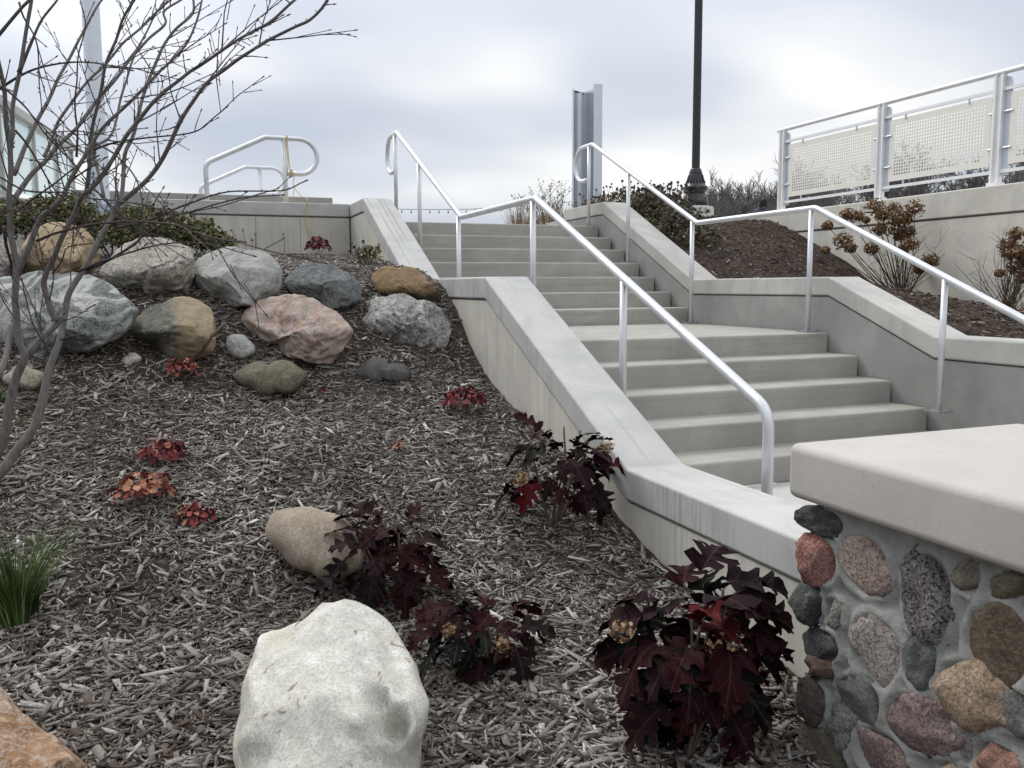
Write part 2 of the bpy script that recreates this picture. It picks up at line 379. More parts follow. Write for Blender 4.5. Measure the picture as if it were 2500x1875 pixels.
def leaf_mat(name, base, dark, vein, vein_amt=0.6, rough=0.7, trans=0.0):
    t = NT(name); u = t.n('ShaderNodeSeparateXYZ'); t.l(t.tc.outputs['UV'], u.inputs[0])
    oi = t.n('ShaderNodeObjectInfo'); g = t.n('ShaderNodeNewGeometry')
    c = t.mix(oi.outputs['Random'], base, dark)
    c = t.mix(t.ramp(t.noise(30, 4), [(0.4, 0.35), (0.65, 0.0)]), c, tuple(np.array(dark)*0.5))
    au = t.math('ABSOLUTE', u.outputs[0])
    mid = t.ramp(au, [(0.010, vein_amt), (0.03, 0.0)])
    s = t.math('SUBTRACT', t.math('MULTIPLY', u.outputs[1], 4.0), t.math('MULTIPLY', au, 3.6))
    fr = t.math('ABSOLUTE', t.math('SUBTRACT', t.math('FRACT', s), 0.5))
    side = t.ramp(fr, [(0.02, vein_amt*0.7), (0.06, 0.0)])
    k = t.math('MAXIMUM', mid, side); c = t.mix(k, c, vein)
    t.bump(t.math('MULTIPLY', k, -1.0), 0.4, 0.003)
    return t.done(c, rough, spec=0.07)
M['leaf_a'] = leaf_mat('dark_burgundy_leaf', (0.020, 0.0065, 0.0070), (0.009, 0.0045, 0.0052), (0.06, 0.035, 0.035), 0.4)
M['leaf_b'] = leaf_mat('wine_red_leaf', (0.026, 0.0048, 0.0062), (0.011, 0.0034, 0.0045), (0.09, 0.04, 0.04), 0.35)
M['leaf_c'] = leaf_mat('bright_crimson_leaf', (0.075, 0.005, 0.007), (0.035, 0.004, 0.006), (0.15, 0.04, 0.035), 0.35)
M['leaf_d'] = leaf_mat('blackish_green_leaf', (0.010, 0.012, 0.008), (0.006, 0.007, 0.0055), (0.08, 0.075, 0.06), 0.4)
M['bell_red'] = leaf_mat('coral_red_leaf', (0.26, 0.066, 0.06), (0.13, 0.026, 0.03), (0.42, 0.15, 0.12), 0.35)
M['bell_peach'] = leaf_mat('peach_leaf', (0.50, 0.27, 0.17), (0.30, 0.12, 0.08), (0.55, 0.22, 0.16), 0.4)
M['bell_dark'] = leaf_mat('dark_red_leaf', (0.11, 0.022, 0.03), (0.05, 0.012, 0.018), (0.16, 0.05, 0.05), 0.3)
def island_mat(name, stops, rough=0.75):
    t = NT(name); g = t.n('ShaderNodeNewGeometry'); return t.done(t.ramp(g.outputs['Random Per Island'], stops), rough, spec=0.2)
M['petal'] = island_mat('dried_petal', [(0, (.07, .04, .02)), (.5, (.18, .105, .055)), (.85, (.30, .19, .105)), (1, (.42, .30, .18))])
M['petal_tan'] = island_mat('tan_dried_petal', [(0, (.09, .05, .022)), (.5, (.24, .15, .08)), (1, (.50, .37, .24))])
M['seed'] = island_mat('dark_seed_head', [(0, (.018, .014, .013)), (.6, (.05, .042, .038)), (1, (.14, .12, .105))])
M['shrub'] = island_mat('shrub_leaf', [(0, (.045, .056, .025)), (.35, (.10, .12, .045)), (.62, (.17, .18, .08)), (.8, (.25, .235, .14)), (.92, (.19, .095, .05)), (1, (.40, .37, .30))])
M['brown_foliage'] = island_mat('faded_foliage', [(0, (.045, .045, .022)), (.5, (.10, .098, .05)), (.8, (.16, .125, .07)), (1, (.30, .26, .19))])
M['willow_leaf'] = island_mat('grey_green_leaf', [(0, (.06, .07, .05)), (.6, (.13, .14, .105)), (1, (.26, .265, .22))])
M['grass'] = island_mat('green_grass_blade', [(0, (.018, .032, .010)), (.6, (.045, .085, .02)), (.9, (.085, .13, .035)), (1, (.26, .24, .12))])
M['dry_grass'] = island_mat('dry_grass_blade', [(0, (.10, .05, .03)), (.6, (.25, .16, .09)), (1, (.38, .29, .19))])
def bark(name, a, b, sc=60):
    t = NT(name); n = t.noise(1.0, 4, 0.6, vec=t.scaled((sc, sc, sc*0.35))); n2 = t.noise(8, 3)
    c = t.ramp(n, [(0.3, a), (0.7, b)]); c = t.mix(t.ramp(n2, [(0.4, 0.3), (0.7, 0.0)]), c, tuple(np.array(a)*0.8))
    t.bump(n, 0.4, 0.004); return t.done(c, 0.8, spec=0.25)
M['bark'] = bark('grey_shrub_bark', (0.11, 0.098, 0.092), (0.22, 0.20, 0.187))
M['twig'] = bark('dark_twig_bark', (0.045, 0.034, 0.034), (0.10, 0.08, 0.076))
M['hazed_bark'] = bark('hazed_tree_bark', (0.10, 0.092, 0.088), (0.17, 0.155, 0.147), 6)  # distance haze is worked into the bark colour as a lighter grey
M['stem'] = bark('stem_bark', (0.06, 0.04, 0.03), (0.15, 0.105, 0.075))

# ------------------------------------------------------------------ the ground sheets
me = MB(); me.box(-400, 400, -400, -0.4, -1.9, -1.7)
tag(me.build('ground', M['soil']), kind='structure')
def sheet(name, xs, ys, zf, mat):
    X, Y = np.meshgrid(xs, ys); Z = zf(X, Y); nx = len(xs); m = MB()
    m.v = [tuple(p) for p in np.stack([X.ravel(), Y.ravel(), Z.ravel()], 1)]
    m.f = [(j*nx+i, j*nx+i+1, (j+1)*nx+i+1, (j+1)*nx+i) for j in range(len(ys)-1) for i in range(nx-1)]
    return m.build(name, mat, smooth=True)
def rough_left(X, Y):
    z = ground_left(X, Y)
    return z+0.012*np.sin(23*X+3*np.sin(9*Y))*np.sin(19*Y+2*np.sin(11*X))
tag(sheet('planting_bed', np.linspace(-9.5, -2.8, 120), np.linspace(-8.5, 5.95, 230), rough_left, M['soil']), kind='structure')
tag(sheet('planting_bed_slope', np.linspace(0.29, 2.66, 50), np.linspace(-5, 7.0, 170), ground_right, M['soil']), kind='structure')
m = MB(); m.box(-2.505, 12, -9, -1.3, -1.0, -0.762); tag(m.build('pavement', M['paving']), kind='structure')
m = MB(); m.box(-2.495, -0.013, 4.55, 60, 0.6, 1.06); m.box(-400, -2.75, 6.4, 400, 0.0, 1.05); m.box(-5.7, -2.83, 4.82, 5.99, 0.3, 1.075); m.box(-2.74, 400, 7.0, 400, 0.0, 1.052); tag(m.build('plaza', M['paving']), kind='structure')

# ------------------------------------------------------------------ the staircase
H, T, L = 0.1524, 0.32155, 1.93764
stairs = thing('concrete_staircase', 'grey concrete staircase of two flights with a landing between low side walls', 'stairs', (-1.25, -1.3, -0.762))
for k in range(-4, 8):
    y0 = k*T if k <= 0 else L+(k-1)*T
    y1 = y0+(L if k == 0 else T)+0.12
    if k == 7: y1 = 4.60
    z1 = k*H; z0 = z1-H-(0.03 if k > -4 else 0.0)
    r = 0.018
    prof = [(y0, z0), (y1, z0), (y1, z1), (y0+r, z1), (y0+r*0.45, z1-r*0.12), (y0+r*0.12, z1-r*0.45), (y0, z1-r)]
    prof = [(y0, z0), (y1, z0), (y1, z1), (y0+r, z1), (y0+r*0.45, z1-r*0.12), (y0+r*0.12, z1-r*0.45), (y0, z1-r)]
    m = MB(); m.prism_x(prof, -2.498, -0.020)
    m.build('landing' if k == 0 else 'step', M['conc_step'], stairs)

def wall_profile(top, d):   # polygon between the top line and the same line lowered by d
    return [(y, z-d) for y, z in top]+[(y, z) for y, z in reversed(top)]
def side_wall(name, label, x0, x1, top, base, cope_mat, body_mat, over=0.010, joint=0.143):
    th = thing(name, label, 'wall', ((x0+x1)/2, top[0][0], base))
    m = MB(); m.prism_x(wall_profile(top, joint), x0-over, x1+over); m.build('coping', cope_mat, th, bevel=0.014, seg=3)
    g = 0.010
    low = [(y, z-joint-g) for y, z in top]
    m = MB(); m.prism_x([(low[0][0], base)]+[(low[-1][0], base)]+list(reversed(low)), x0, x1); m.build('wall_body', body_mat, th)
    m = MB(); m.prism_x(wall_profile([(y, z-joint+0.002) for y, z in top], g+0.004), x0+0.018, x1-0.018); m.build('joint', M['gap'], th)
    return th
left_top = [(-3.38, -0.45), (-1.90, -0.45), (-0.02, 0.43), (1.96, 0.43), (3.76, 1.293), (4.82, 1.293)]
side_wall('stair_side_wall', 'pale concrete side wall stepping down between the mulch bed and the staircase', -2.80, -2.518, left_top, -1.3, M['conc_cope'], M['conc_body'])
right_top = [(-4.5, 0.02), (-0.98, 0.02), (0.03, 0.425), (1.90, 0.425), (3.78, 1.337), (4.85, 1.337)]
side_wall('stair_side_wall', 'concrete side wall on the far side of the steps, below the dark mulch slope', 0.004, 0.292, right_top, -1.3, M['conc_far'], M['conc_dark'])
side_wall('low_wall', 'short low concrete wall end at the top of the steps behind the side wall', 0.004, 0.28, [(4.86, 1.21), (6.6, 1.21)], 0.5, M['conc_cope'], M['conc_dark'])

# back wall of the bed and the higher wall behind it
def long_wall(name, label, x0, x1, y0, y1, ztop, base, cope, body, joint=0.145, formed=()):
    th = thing(name, label, 'wall', ((x0+x1)/2, y0, base))
    m = MB(); m.box(x0-.004, x1+.004, y0-0.010, y1+0.010, ztop-joint, ztop); m.build('coping', cope, th, bevel=0.012, seg=2)
    edges = [x0]+list(formed)+[x1]
    m = MB()
    for a, b in zip(edges[:-1], edges[1:]): m.box(a+0.002, b-0.002, y0, y1, base, ztop-joint-0.014)
    m.build('wall_body', body, th)
    m = MB(); m.box(x0+.01, x1-.01, y0+0.016, y1-0.016, base, ztop-joint+0.003); m.build('joint', M['gap'], th)
    return th
long_wall('garden_wall', 'streaked concrete wall closing the back of the boulder bed below the looped rail', -4.86, -2.815, 4.51, 4.81, 1.296, 0.3, M['conc_cope'], M['conc_back'], formed=(-4.32, -3.83, -3.36))
th = thing('terrace_wall', 'plain grey concrete terrace wall standing behind the nearer looped handrail', 'wall', (-4.2, 6.0, 0.3))
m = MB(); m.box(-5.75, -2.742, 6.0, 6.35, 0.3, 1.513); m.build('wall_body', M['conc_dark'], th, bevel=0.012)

# ramp wall on the right
rw = thing('ramp_wall', 'tall cream concrete ramp wall carrying the perforated fence', 'wall', (2.8, 2, -0.8))
m = MB(); m.box(2.64, 3.0, -6, 4.72, 1.03, 1.295); m.build('coping', M['conc_ramp'], rw, bevel=0.014, seg=3)
m = MB(); m.box(2.652, 2.99, -6, 4.70, -0.8, 1.014); m.build('wall_body', M['conc_ramp'], rw)
m = MB(); m.box(2.668, 2.97, -5.9, 4.68, 0.98, 1.033); m.build('joint', M['gap'], rw)

# glass railing and its kerb on the left
gA, gB = at_depth(0, 480, 8.7), at_depth(183, 503, 14.5)
gd = (gB-gA)/np.linalg.norm(gB-gA); gn = np.array([gd[1], -gd[0], 0]); gn /= np.linalg.norm(gn)
g0 = gA-(gB-gA)*0.35
gr = thing('glass_railing', 'glass balustrade with pale metal top rail climbing behind the bare shrub', 'railing', g0)
def slab(m, a, b, w, z0, z1):
    b0 = len(m.v)
    for p, zz in ((a, z0), (b, z0), (a, z1), (b, z1)):
        for s in (-1, 1):
            q = p+gn*w*s*0.5; m.v.append((q[0], q[1], p[2]+zz))
    i = b0; m.f += [(i, i+1, i+3, i+2), (i+4, i+6, i+7, i+5), (i, i+2, i+6, i+4), (i+1, i+5, i+7, i+3), (i, i+4, i+5, i+1), (i+2, i+3, i+7, i+6)]
    return m
slab(MB(), g0, gB, 0.16, 0.91, 1.01).build('top_rail', M['bronze_rail'], gr, bevel=0.01)
tt = [-0.33, 0.02, 0.36, 0.68, 0.985]
for q in tt:
    p = gA+(gB-gA)*q; m = MB(); m.box(p[0]-.035, p[0]+.035, p[1]-.04, p[1]+.04, p[2]-0.02, p[2]+0.935); m.build('post', M['bronze_rail'], gr)
for a, b in zip(tt[:-1], tt[1:]):
    slab(MB(), gA+(gB-gA)*(a+0.012), gA+(gB-gA)*(b-0.012), 0.014, 0.06, 0.90).build('pane', M['glass'], gr)
kb = thing('kerb_wall', 'sloping pale concrete kerb under the glass balustrade', 'kerb', g0)
slab(MB(), g0, gA+(gB-gA)*1.14, 0.30, -0.75, 0.0).build('wall_body', M['conc_cope'], kb, bevel=0.012)

# ------------------------------------------------------------------ handrails
def arc(c, r, a0, a1, n=10): return [(c[0]+r*math.cos(a0+(a1-a0)*i/n), c[1]+r*math.sin(a0+(a1-a0)*i/n)) for i in range(n+1)]
def fillet(pts, r, n=6):
    o = [pts[0]]
    for a, b, c in zip(pts[:-2], pts[1:-1], pts[2:]):
        a, b, c = map(lambda q: np.array(q, float), (a, b, c)); u = (a-b)/np.linalg.norm(a-b); v = (c-b)/np.linalg.norm(c-b)
        ang = math.acos(max(-1, min(1, u@v))); d = min(r/math.tan(ang/2), 0.45*np.linalg.norm(a-b), 0.45*np.linalg.norm(c-b))
        p, q = b+u*d, b+v*d
        for i in range(n+1):
            s = i/n; o.append(tuple((1-s)**2*p+2*s*(1-s)*b+s*s*q))
    o.append(pts[-1]); return o
PRX, RLX = 0.0235, 0.0205
def stair_rail(label, x):
    th = thing('handrail', label, 'handrail', (x, -2.37, -0.762), 'aluminium handrails of the staircase')
    main = fillet([(-2.37, -0.76), (-2.37, -0.145), (0.085, 0.945), (1.68, 0.945), (3.86, 1.995), (4.12, 1.995)], 0.13)
    loop = arc((4.12, 1.80), 0.195, math.pi/2, -math.pi/2, 12)+[(3.95, 1.605)]
    path = main[:-1]+loop
    m = MB(); m.tube([(x, y, z) for y, z in path], PRX, 14); m.build('rail', M['rail'], th, smooth=True)
    for y, zb, zt in ((3.95, 7*H, 1.99), (3.0, 4*H, 1.575), (1.76, 0, 0.965), (0.13, 0, 0.935), (-1.13, -3*H, 0.395)):
        m = MB(); m.tube([(x, y, zb+0.006), (x, y, zt)], RLX, 12); po = m.build('post', M['rail'], th, smooth=True)
        m = MB(); m.box(x-0.062, x+0.062, y-0.062, y+0.062, zb+0.001, zb+0.011)
        for sx in (-1, 1):
            for sy in (-1, 1): m.tube([(x+sx*.045, y+sy*.045, zb+0.01), (x+sx*.045, y+sy*.045, zb+0.03)], 0.006, 6)
        m.build('base_plate', M['plate'], po)
    for y in (0.36,):
        m = MB(); m.tube([(x, y, .945), (x, y+0.006, .945)], PRX+0.0012, 14); m.build('sleeve_joint', M['galv'], th)
    return th
stair_rail('aluminium handrail nearer the boulders, running down the left side of the steps', -2.41)
stair_rail('aluminium handrail along the far side of the steps, in front of the dark mulch slope', -0.10)

def loop_rail(label, y, s, x0, zb, group, drop=0.0):
    """small handrail running sideways: rises at its left end, slopes up, ends in a return loop at the right"""
    th = thing('loop_handrail', label, 'handrail', (x0, y, zb), group)
    P = lambda u, v: (x0+u*s, y, zb+v*s)
    main = fillet([(0.0, -0.28-drop), (0.0, 0.385), (0.65, 0.70), (1.02, 0.70)], 0.11)
    loop = arc((1.02, 0.505), 0.195, math.pi/2, -math.pi/2, 14)+[(0.85, 0.31)]
    m = MB(); m.tube([P(*q) for q in main[:-1]+loop], 0.027*s, 14); m.build('rail', M['rail'], th, smooth=True)
    m = MB(); m.tube([P(0.85, -0.28-drop), P(0.85, 0.70)], 0.026*s, 12); m.build('post', M['rail'], th, smooth=True)
    return th
loop_rail('white metal loop handrail with yellow cord tied to it, above the streaked back wall', 4.95, 1.0, -4.30, 1.35, 'loop handrails above the back wall')
th = loop_rail('lower loop handrail seen through the nearer one, behind the terrace wall', 8.4, 1.0, float(on_y(489, 450, 8.4)[0]), 1.47, 'loop handrails above the back wall', 0.27)
# yellow cord tied to the nearer loop
rp = thing('yellow_cord', 'thin yellow cord knotted on the loop handrail and hanging down the back wall', 'cord', (-3.43, 4.93, 1.3))
def cordpts(L_, y): return [on_y(400+a*.3617, b*.3617, y) for a, b in L_]
m = MB()
m.tube(smooth_path(cordpts([(826, 912), (830, 1000), (838, 1100), (835, 1165), (845, 1172), (850, 1140), (842, 1060), (836, 980), (834, 915)], 4.91)), 0.0045, 5)
m.build('wrap', M['rope'], rp)
m = MB(); m.tube(smooth_path(cordpts([(850, 1150), (870, 1165), (880, 1200), (872, 1240), (890, 1280), (930, 1325), (965, 1340)], 4.88)+cordpts([(967, 1345), (962, 1400), (955, 1455), (962, 1520), (985, 1590), (1003, 1640)], 4.485)), 0.004, 5)
m.build('tail', M['rope'], rp)
m = MB(); m.tube(smooth_path(cordpts([(855, 1145), (880, 1180), (860, 1195), (850, 1165), (870, 1150)], 4.9)), 0.006, 5); m.build('knot', M['rope'], rp)
m = MB(); m.tube(smooth_path(cordpts([(790, 1300), (800, 1325), (785, 1330), (780, 1315), (800, 1340), (862, 1350), (880, 1270)], 4.9)), 0.004, 5); m.build('loose_end', M['rope'], rp)

# ------------------------------------------------------------------ perforated fence on the ramp wall
fx = 2.80
fence = thing('perforated_fence', 'white metal fence with square-holed cream panels on the ramp wall', 'fence', (fx, 1.7, 1.295))
posts_y = [4.12, 2.43, 0.95, -0.60]
for y in posts_y:
    m = MB()
    m.box(fx-.03, fx+.03, y+0.026, y+0.048, 1.34, 2.35); m.box(fx-.03, fx+.03, y-0.048, y-0.026, 1.34, 2.35)
    m.box(fx-.008, fx+.008, y-0.0255, y+0.0255, 1.34, 2.34)
    po = m.build('post', M['fence'], fence)
    m = MB(); m.box(fx-.05, fx+.05, y-.06, y+.06, 1.297, 1.339); m.build('base_plate', M['fence'], po)
    m = MB(); pr = [(y-.125, 1.40), (y-0.0485, 1.40), (y-0.0485, 2.33), (y-.10, 2.32), (y-.118, 2.29), (y-.125, 2.25)]
    m.prism_x(pr, fx+0.012, fx+0.020); m.build('wing_plate', M['galv'], po)
m = MB(); m.tube(smooth_path([(fx, y, z) for y, z in ((4.22, 2.372), (2.43, 2.374), (.95, 2.374), (-.7, 2.374))]), 0.027, 12); m.build('top_rail', M['fence'], fence, smooth=True)
for a, b in zip(posts_y[:-1], posts_y[1:]):
    ya, yb = a-0.05, b+0.05
    m = MB(); m.box(fx-.012, fx+.012, yb, ya, 2.195, 2.225); m.build('upper_rail', M['fence'], fence)
    m = MB(); m.box(fx-.012, fx+.012, yb, ya, 1.425, 1.455); m.build('lower_rail', M['fence'], fence)
    # panel with real square holes
    p0, p1, z0, z1 = yb+0.03, ya-0.075, 1.50, 2.165
    pitch, hole, t_ = 0.0345, 0.0205, 0.006
    nx = int((p1-p0-0.11)/pitch); nz = int((z1-z0-0.10)/pitch)
    oy = (p1-p0-nx*pitch)/2; oz = (z1-z0-nz*pitch)/2
    ys = [p0]; zs = [z0]
    for i in range(nx): s = p0+oy+i*pitch+(pitch-hole)/2; ys += [s, s+hole]
    for i in range(nz): s = z0+oz+i*pitch+(pitch-hole)/2; zs += [s, s+hole]
    ys.append(p1); zs.append(z1); m = MB(); ny, nzz = len(ys), len(zs)
    for xx in (fx-t_/2, fx+t_/2): m.v += [(xx, y, z) for z in zs for y in ys]
    off = ny*nzz
    for j in range(nzz-1):
        for i in range(ny-1):
            q = (j*ny+i, j*ny+i+1, (j+1)*ny+i+1, (j+1)*ny+i)
            if i % 2 == 1 and j % 2 == 1:
                for u, v in ((0, 1), (1, 2), (2, 3), (3, 0)): m.f.append((q[u], q[v], q[v]+off, q[u]+off))
            else:
                m.f.append(tuple(reversed(q))); m.f.append(tuple(k+off for k in q))
    m.build('panel', M['cream'], fence)
    for y in (ya-0.42*(ya-yb)*0.5, yb+0.42*(ya-yb)*0.5):
        for za_, zb_, r_ in ((2.15, 2.20, .011), (1.45, 1.505, .009)):
            m = MB(); m.tube([(fx-.004, y, za_), (fx-.004, y, zb_)], r_, 8); m.build('hanger', M['galv'], fence)
    for z in (1.66, 2.0):
        for u_, v_, r_ in ((ya-.012, ya-.10, .012), (yb+.005, yb+.05, .010)):
            m = MB(); m.tube([(fx-.004, u_, z), (fx-.004, v_, z)], r_, 8); m.build('pin', M['galv'], fence)

# ------------------------------------------------------------------ street lamp
lp = at_depth(1697, 505, 13.5); lz = lp[2]; c0 = (lp[0], lp[1], 0)
lamp = thing('street_lamp', 'black fluted lamp post on a white concrete footing above the dark mulch', 'street lamp', (lp[0], lp[1], 0.9))
m = MB(); m.lathe([(0.29, 0.7), (0.29, lz-0.03), (0.27, lz)], 32, c0); m.build('footing', M['white_conc'], lamp, smooth=False)
px = 13.5/F_PX; Z = lambda y: lz+(505-y)*px
prof = [(0.205, Z(505)), (0.205, Z(491)), (0.195, Z(489)), (0.19, Z(484)), (0.16, Z(478)), (0.15, Z(474)), (0.17, Z(468)), (0.192, Z(463)), (0.196, Z(460)), (0.19, Z(457)), (0.165, Z(455)),
        (0.145, Z(449)), (0.125, Z(441)), (0.11, Z(432)), (0.098, Z(427)), (0.10, Z(425)), (0.10, Z(421)), (0.085, Z(418)), (0.088, Z(416)), (0.07, Z(413))]
m = MB(); m.lathe(prof, 32, c0); m.build('base', M['black'], lamp, smooth=True)
m = MB()
for kx in range(16):
    a = 2*math.pi*kx/16
    pts = [(lp[0]+r*math.cos(a), lp[1]+r*math.sin(a), z) for r, z in ((0.148, Z(449)), (0.129, Z(441)), (0.114, Z(432)), (0.101, Z(427)))]
    m.tube(pts, [0.012, 0.010, 0.008, 0.007], 5)
m.build('base_fluting', M['black'], lamp, smooth=True)
m = MB(); nf = 48; ring = [((0.063 if k % 4 < 2 else 0.057)) for k in range(nf)]
for i, z in enumerate((Z(416), 5.6)):
    for k in range(nf):
        a = 2*math.pi*k/nf; r = ring[k]*(1-0.06*i); m.v.append((lp[0]+r*math.cos(a), lp[1]+r*math.sin(a), z))
for k in range(nf): m.f.append((k, (k+1) % nf, nf+(k+1) % nf, nf+k))
m.build('pole', M['black'], lamp)
m = MB(); m.lathe([(0.06, 5.58), (0.11, 5.62), (0.12, 5.7), (0.16, 5.75), (0.21, 6.1), (0.17, 6.2), (0.04, 6.34), (0.01, 6.42)], 24, c0); m.build('lantern', M['black'], lamp, smooth=True)

# ------------------------------------------------------------------ steel upright behind the steps
bp = at_depth(1432, 505, 12.0); bu, bv = RT*np.array([1, 1, 0]), FW*np.array([1, 1, 0]); bu /= np.linalg.norm(bu); bv /= np.linalg.norm(bv)
beam = thing('steel_column', 'stainless steel column with curved web and flat flanges beyond the top step', 'column', (bp[0], bp[1], 1.05))
def BP(u, v): q = bp+bu*u+bv*v; return (q[0], q[1])
kpx = 12.0/F_PX
ztop = float(at_depth(1432, 226, 12.0)[2])
inner = [(-0.185, 0.02), (-0.165, 0.10), (-0.12, 0.155), (-0.06, 0.165), (0.0, 0.12), (0.04, 0.04), (0.066, -0.08), (0.075, -0.2)]
outer = [(u+0.012, v+0.012) for u, v in inner]
m = MB(); m.prism_z([BP(*q) for q in inner]+[BP(*q) for q in reversed(outer)], 0.9, ztop); m.build('web', M['steel'], beam)
m = MB(); m.prism_z([BP(-0.200, -0.05), BP(-0.186, -0.05), BP(-0.186, 0.10), BP(-0.200, 0.10)], 0.9, ztop+0.01); m.build('flange', M['steel'], beam)
m = MB(); m.prism_z([BP(0.076, -0.215), BP(0.195, -0.19), BP(0.193, -0.176), BP(0.074, -0.201)], 0.9, ztop+0.03); m.build('flange', M['galv'], beam)

# ------------------------------------------------------------------ tall light pole at the left
pl = on_y(245, 500, 5.72)
pole = thing('light_pole', 'tall pale grey tapered metal pole rising behind the bare shrub', 'pole', (pl[0], pl[1], 0.7))
tilt = -0.012
m = MB(); m.tube([(pl[0], pl[1], 0.7), (pl[0]+0.02, pl[1], 3.2), (pl[0]+0.055, pl[1], 7.5)], [0.104, 0.096, 0.078], 10); m.build('shaft', M['galv'], pole)
m = MB(); m.box(pl[0]+0.085, pl[0]+0.115, pl[1]-.05, pl[1]+.02, 1.72, 2.02); m.build('hand_hole_cover', M['galv'], pole)
bx = on_y(250, 514, 5.4)
m = MB(); m.box(bx[0]-0.21, bx[0]+0.21, 5.42, 5.6, 0.6, 1.31)
tag(m.build('utility_box', M['bluebox'], bevel=0.01), 'blue grey metal box at the foot of the tall pole', 'utility box')

# ------------------------------------------------------------------ stone pillar with concrete cap
cx0, cx1, cy0, cy1 = -3.128, -2.262, -4.23, -3.361
pillar = thing('stone_pillar', 'low cobblestone pillar with a thick smooth concrete cap', 'pillar', (-2.7, -3.8, -1.2))
m = MB(); m.box(cx0, cx1, cy0, cy1, -0.205, -0.056); m.build('cap', M['conc_cap'], pillar, bevel=0.024, seg=4)
PX = -3.045
t = NT('mortar'); a = t.noise(14, 6, 0.65); f = t.noise(90, 3)
c = t.ramp(a, [(0.3, (0.21, 0.21, 0.195)), (0.7, (0.325, 0.322, 0.298))]); t.bump(t.math('ADD', a, t.math('MULTIPLY', f, 0.3)), 0.7, 0.012); M['mortar'] = t.done(c, 0.92, spec=0.2)
STONES = [  # box in the crop, colours a b c, speckle, amount, tilt
 (198, 478, 430, 615, (.03,.033,.035), (.06,.065,.068), (.11,.115,.12), (.2,.2,.2), .25, .3),
 (190, 600, 385, 828, (.20,.055,.045), (.30,.10,.08), (.40,.19,.155), (.5,.4,.36), .4, .35),
 (397, 598, 628, 885, (.28,.20,.165), (.39,.30,.25), (.47,.39,.34), (.08,.06,.055), .6, .15),
 (670, 685, 915, 1075, (.10,.09,.088), (.22,.20,.195), (.36,.335,.32), (.03,.028,.028), .95, .15),
 (890, 690, 1045, 865, (.17,.15,.115), (.23,.205,.16), (.3,.27,.215), (.06,.05,.04), .4, .1),
 (1075, 760, 1290, 905, (.15,.12,.075), (.21,.175,.115), (.28,.235,.165), (.05,.04,.03), .3, .5),
 (955, 905, 1290, 1290, (.105,.075,.045), (.15,.11,.07), (.20,.155,.105), (.05,.04,.03), .4, .5),
 (180, 820, 305, 1000, (.045,.05,.05), (.09,.095,.095), (.16,.165,.16), (.25,.25,.25), .3, .4),
 (322, 882, 412, 1030, (.17,.165,.145), (.25,.24,.21), (.33,.315,.28), (.05,.045,.04), .4, .2),
 (443, 962, 685, 1290, (.27,.225,.20), (.37,.32,.29), (.46,.41,.375), (.10,.085,.08), .7, .3),
 (691, 1045, 835, 1305, (.065,.075,.07), (.11,.12,.115), (.18,.19,.18), (.05,.05,.05), .4, .3),
 (212, 1025, 400, 1185, (.035,.042,.042), (.065,.072,.072), (.12,.125,.12), (.2,.2,.2), .2, .5),
 (242, 1150, 378, 1270, (.10,.06,.045), (.16,.10,.08), (.21,.15,.125), (.05,.04,.04), .3, .4),
 (825, 1170, 1190, 1480, (.26,.165,.095), (.38,.27,.175), (.49,.385,.285), (.12,.07,.05), .5, .45),
 (195, 1240, 345, 1450, (.075,.058,.05), (.12,.095,.085), (.17,.14,.125), (.04,.03,.03), .4, .3),
 (386, 1235, 580, 1450, (.115,.125,.115), (.17,.18,.165), (.23,.24,.22), (.06,.06,.06), .3, .5),
 (345, 1325, 462, 1580, (.14,.14,.135), (.22,.215,.205), (.30,.295,.28), (.06,.06,.06), .5, .25),
 (603, 1320, 935, 1590, (.15,.095,.095), (.235,.165,.16), (.33,.26,.25), (.07,.05,.05), .6, .5),
 (922, 1465, 1003, 1640, (.17,.145,.14), (.25,.22,.21), (.33,.30,.285), (.08,.07,.07), .5, .1),
 (465, 1480, 715, 1730, (.19,.125,.115), (.28,.20,.185), (.37,.30,.275), (.08,.06,.055), .7, .35),
 (212, 1495, 445, 1760, (.10,.085,.06), (.155,.135,.10), (.21,.185,.145), (.05,.04,.035), .4, .45),
 (995, 1535, 1235, 1770, (.27,.12,.085), (.36,.20,.15), (.44,.30,.23), (.12,.07,.06), .5, .4),
 (825, 1620, 965, 1800, (.24,.18,.12), (.31,.25,.17), (.38,.32,.235), (.1,.07,.05), .4, .2),
 (1090, 1300, 1330, 1520, (.13,.13,.125), (.2,.2,.19), (.28,.28,.265), (.05,.05,.05), .4, .2),
]
def blob(seed, sx, sy, sz, sub=3, amp=0.16, freq=1.3, cuts=0, sq=2.5):
    """a stone: noise-shaped superellipsoid with a few flat cuts, unit sphere scaled"""
    import bmesh
    bm = bmesh.new(); bmesh.ops.create_icosphere(bm, subdivisions=sub, radius=1.0)
    r = random.Random(seed); off = Vector((r.uniform(-50, 50), r.uniform(-50, 50), r.uniform(-50, 50)))
    pl_ = []
    for _ in range(cuts):
        d = Vector((r.gauss(0, 1), r.gauss(0, 1), r.gauss(0, .8))).normalized(); pl_.append((d, r.uniform(0.62, 0.88)))
    V = []
    for v in bm.verts:
        p = v.co.normalized()
        k = (abs(p.x)**sq+abs(p.y)**sq+abs(p.z)**sq)**(-1/sq); p = p*k
        q = p*(1+amp*noise.noise(p*freq+off)+amp*0.45*noise.noise(p*freq*2.7+off)+amp*0.2*noise.noise(p*freq*6+off))
        for d, h in pl_:
            s = q.dot(d)-h
            if s > 0: q = q-d*s*0.88
        V.append((q.x*sx, q.y*sy, q.z*sz))
    F = [tuple(v.index for v in f.verts) for f in bm.faces]; bm.free()
    return V, F
ELL = []
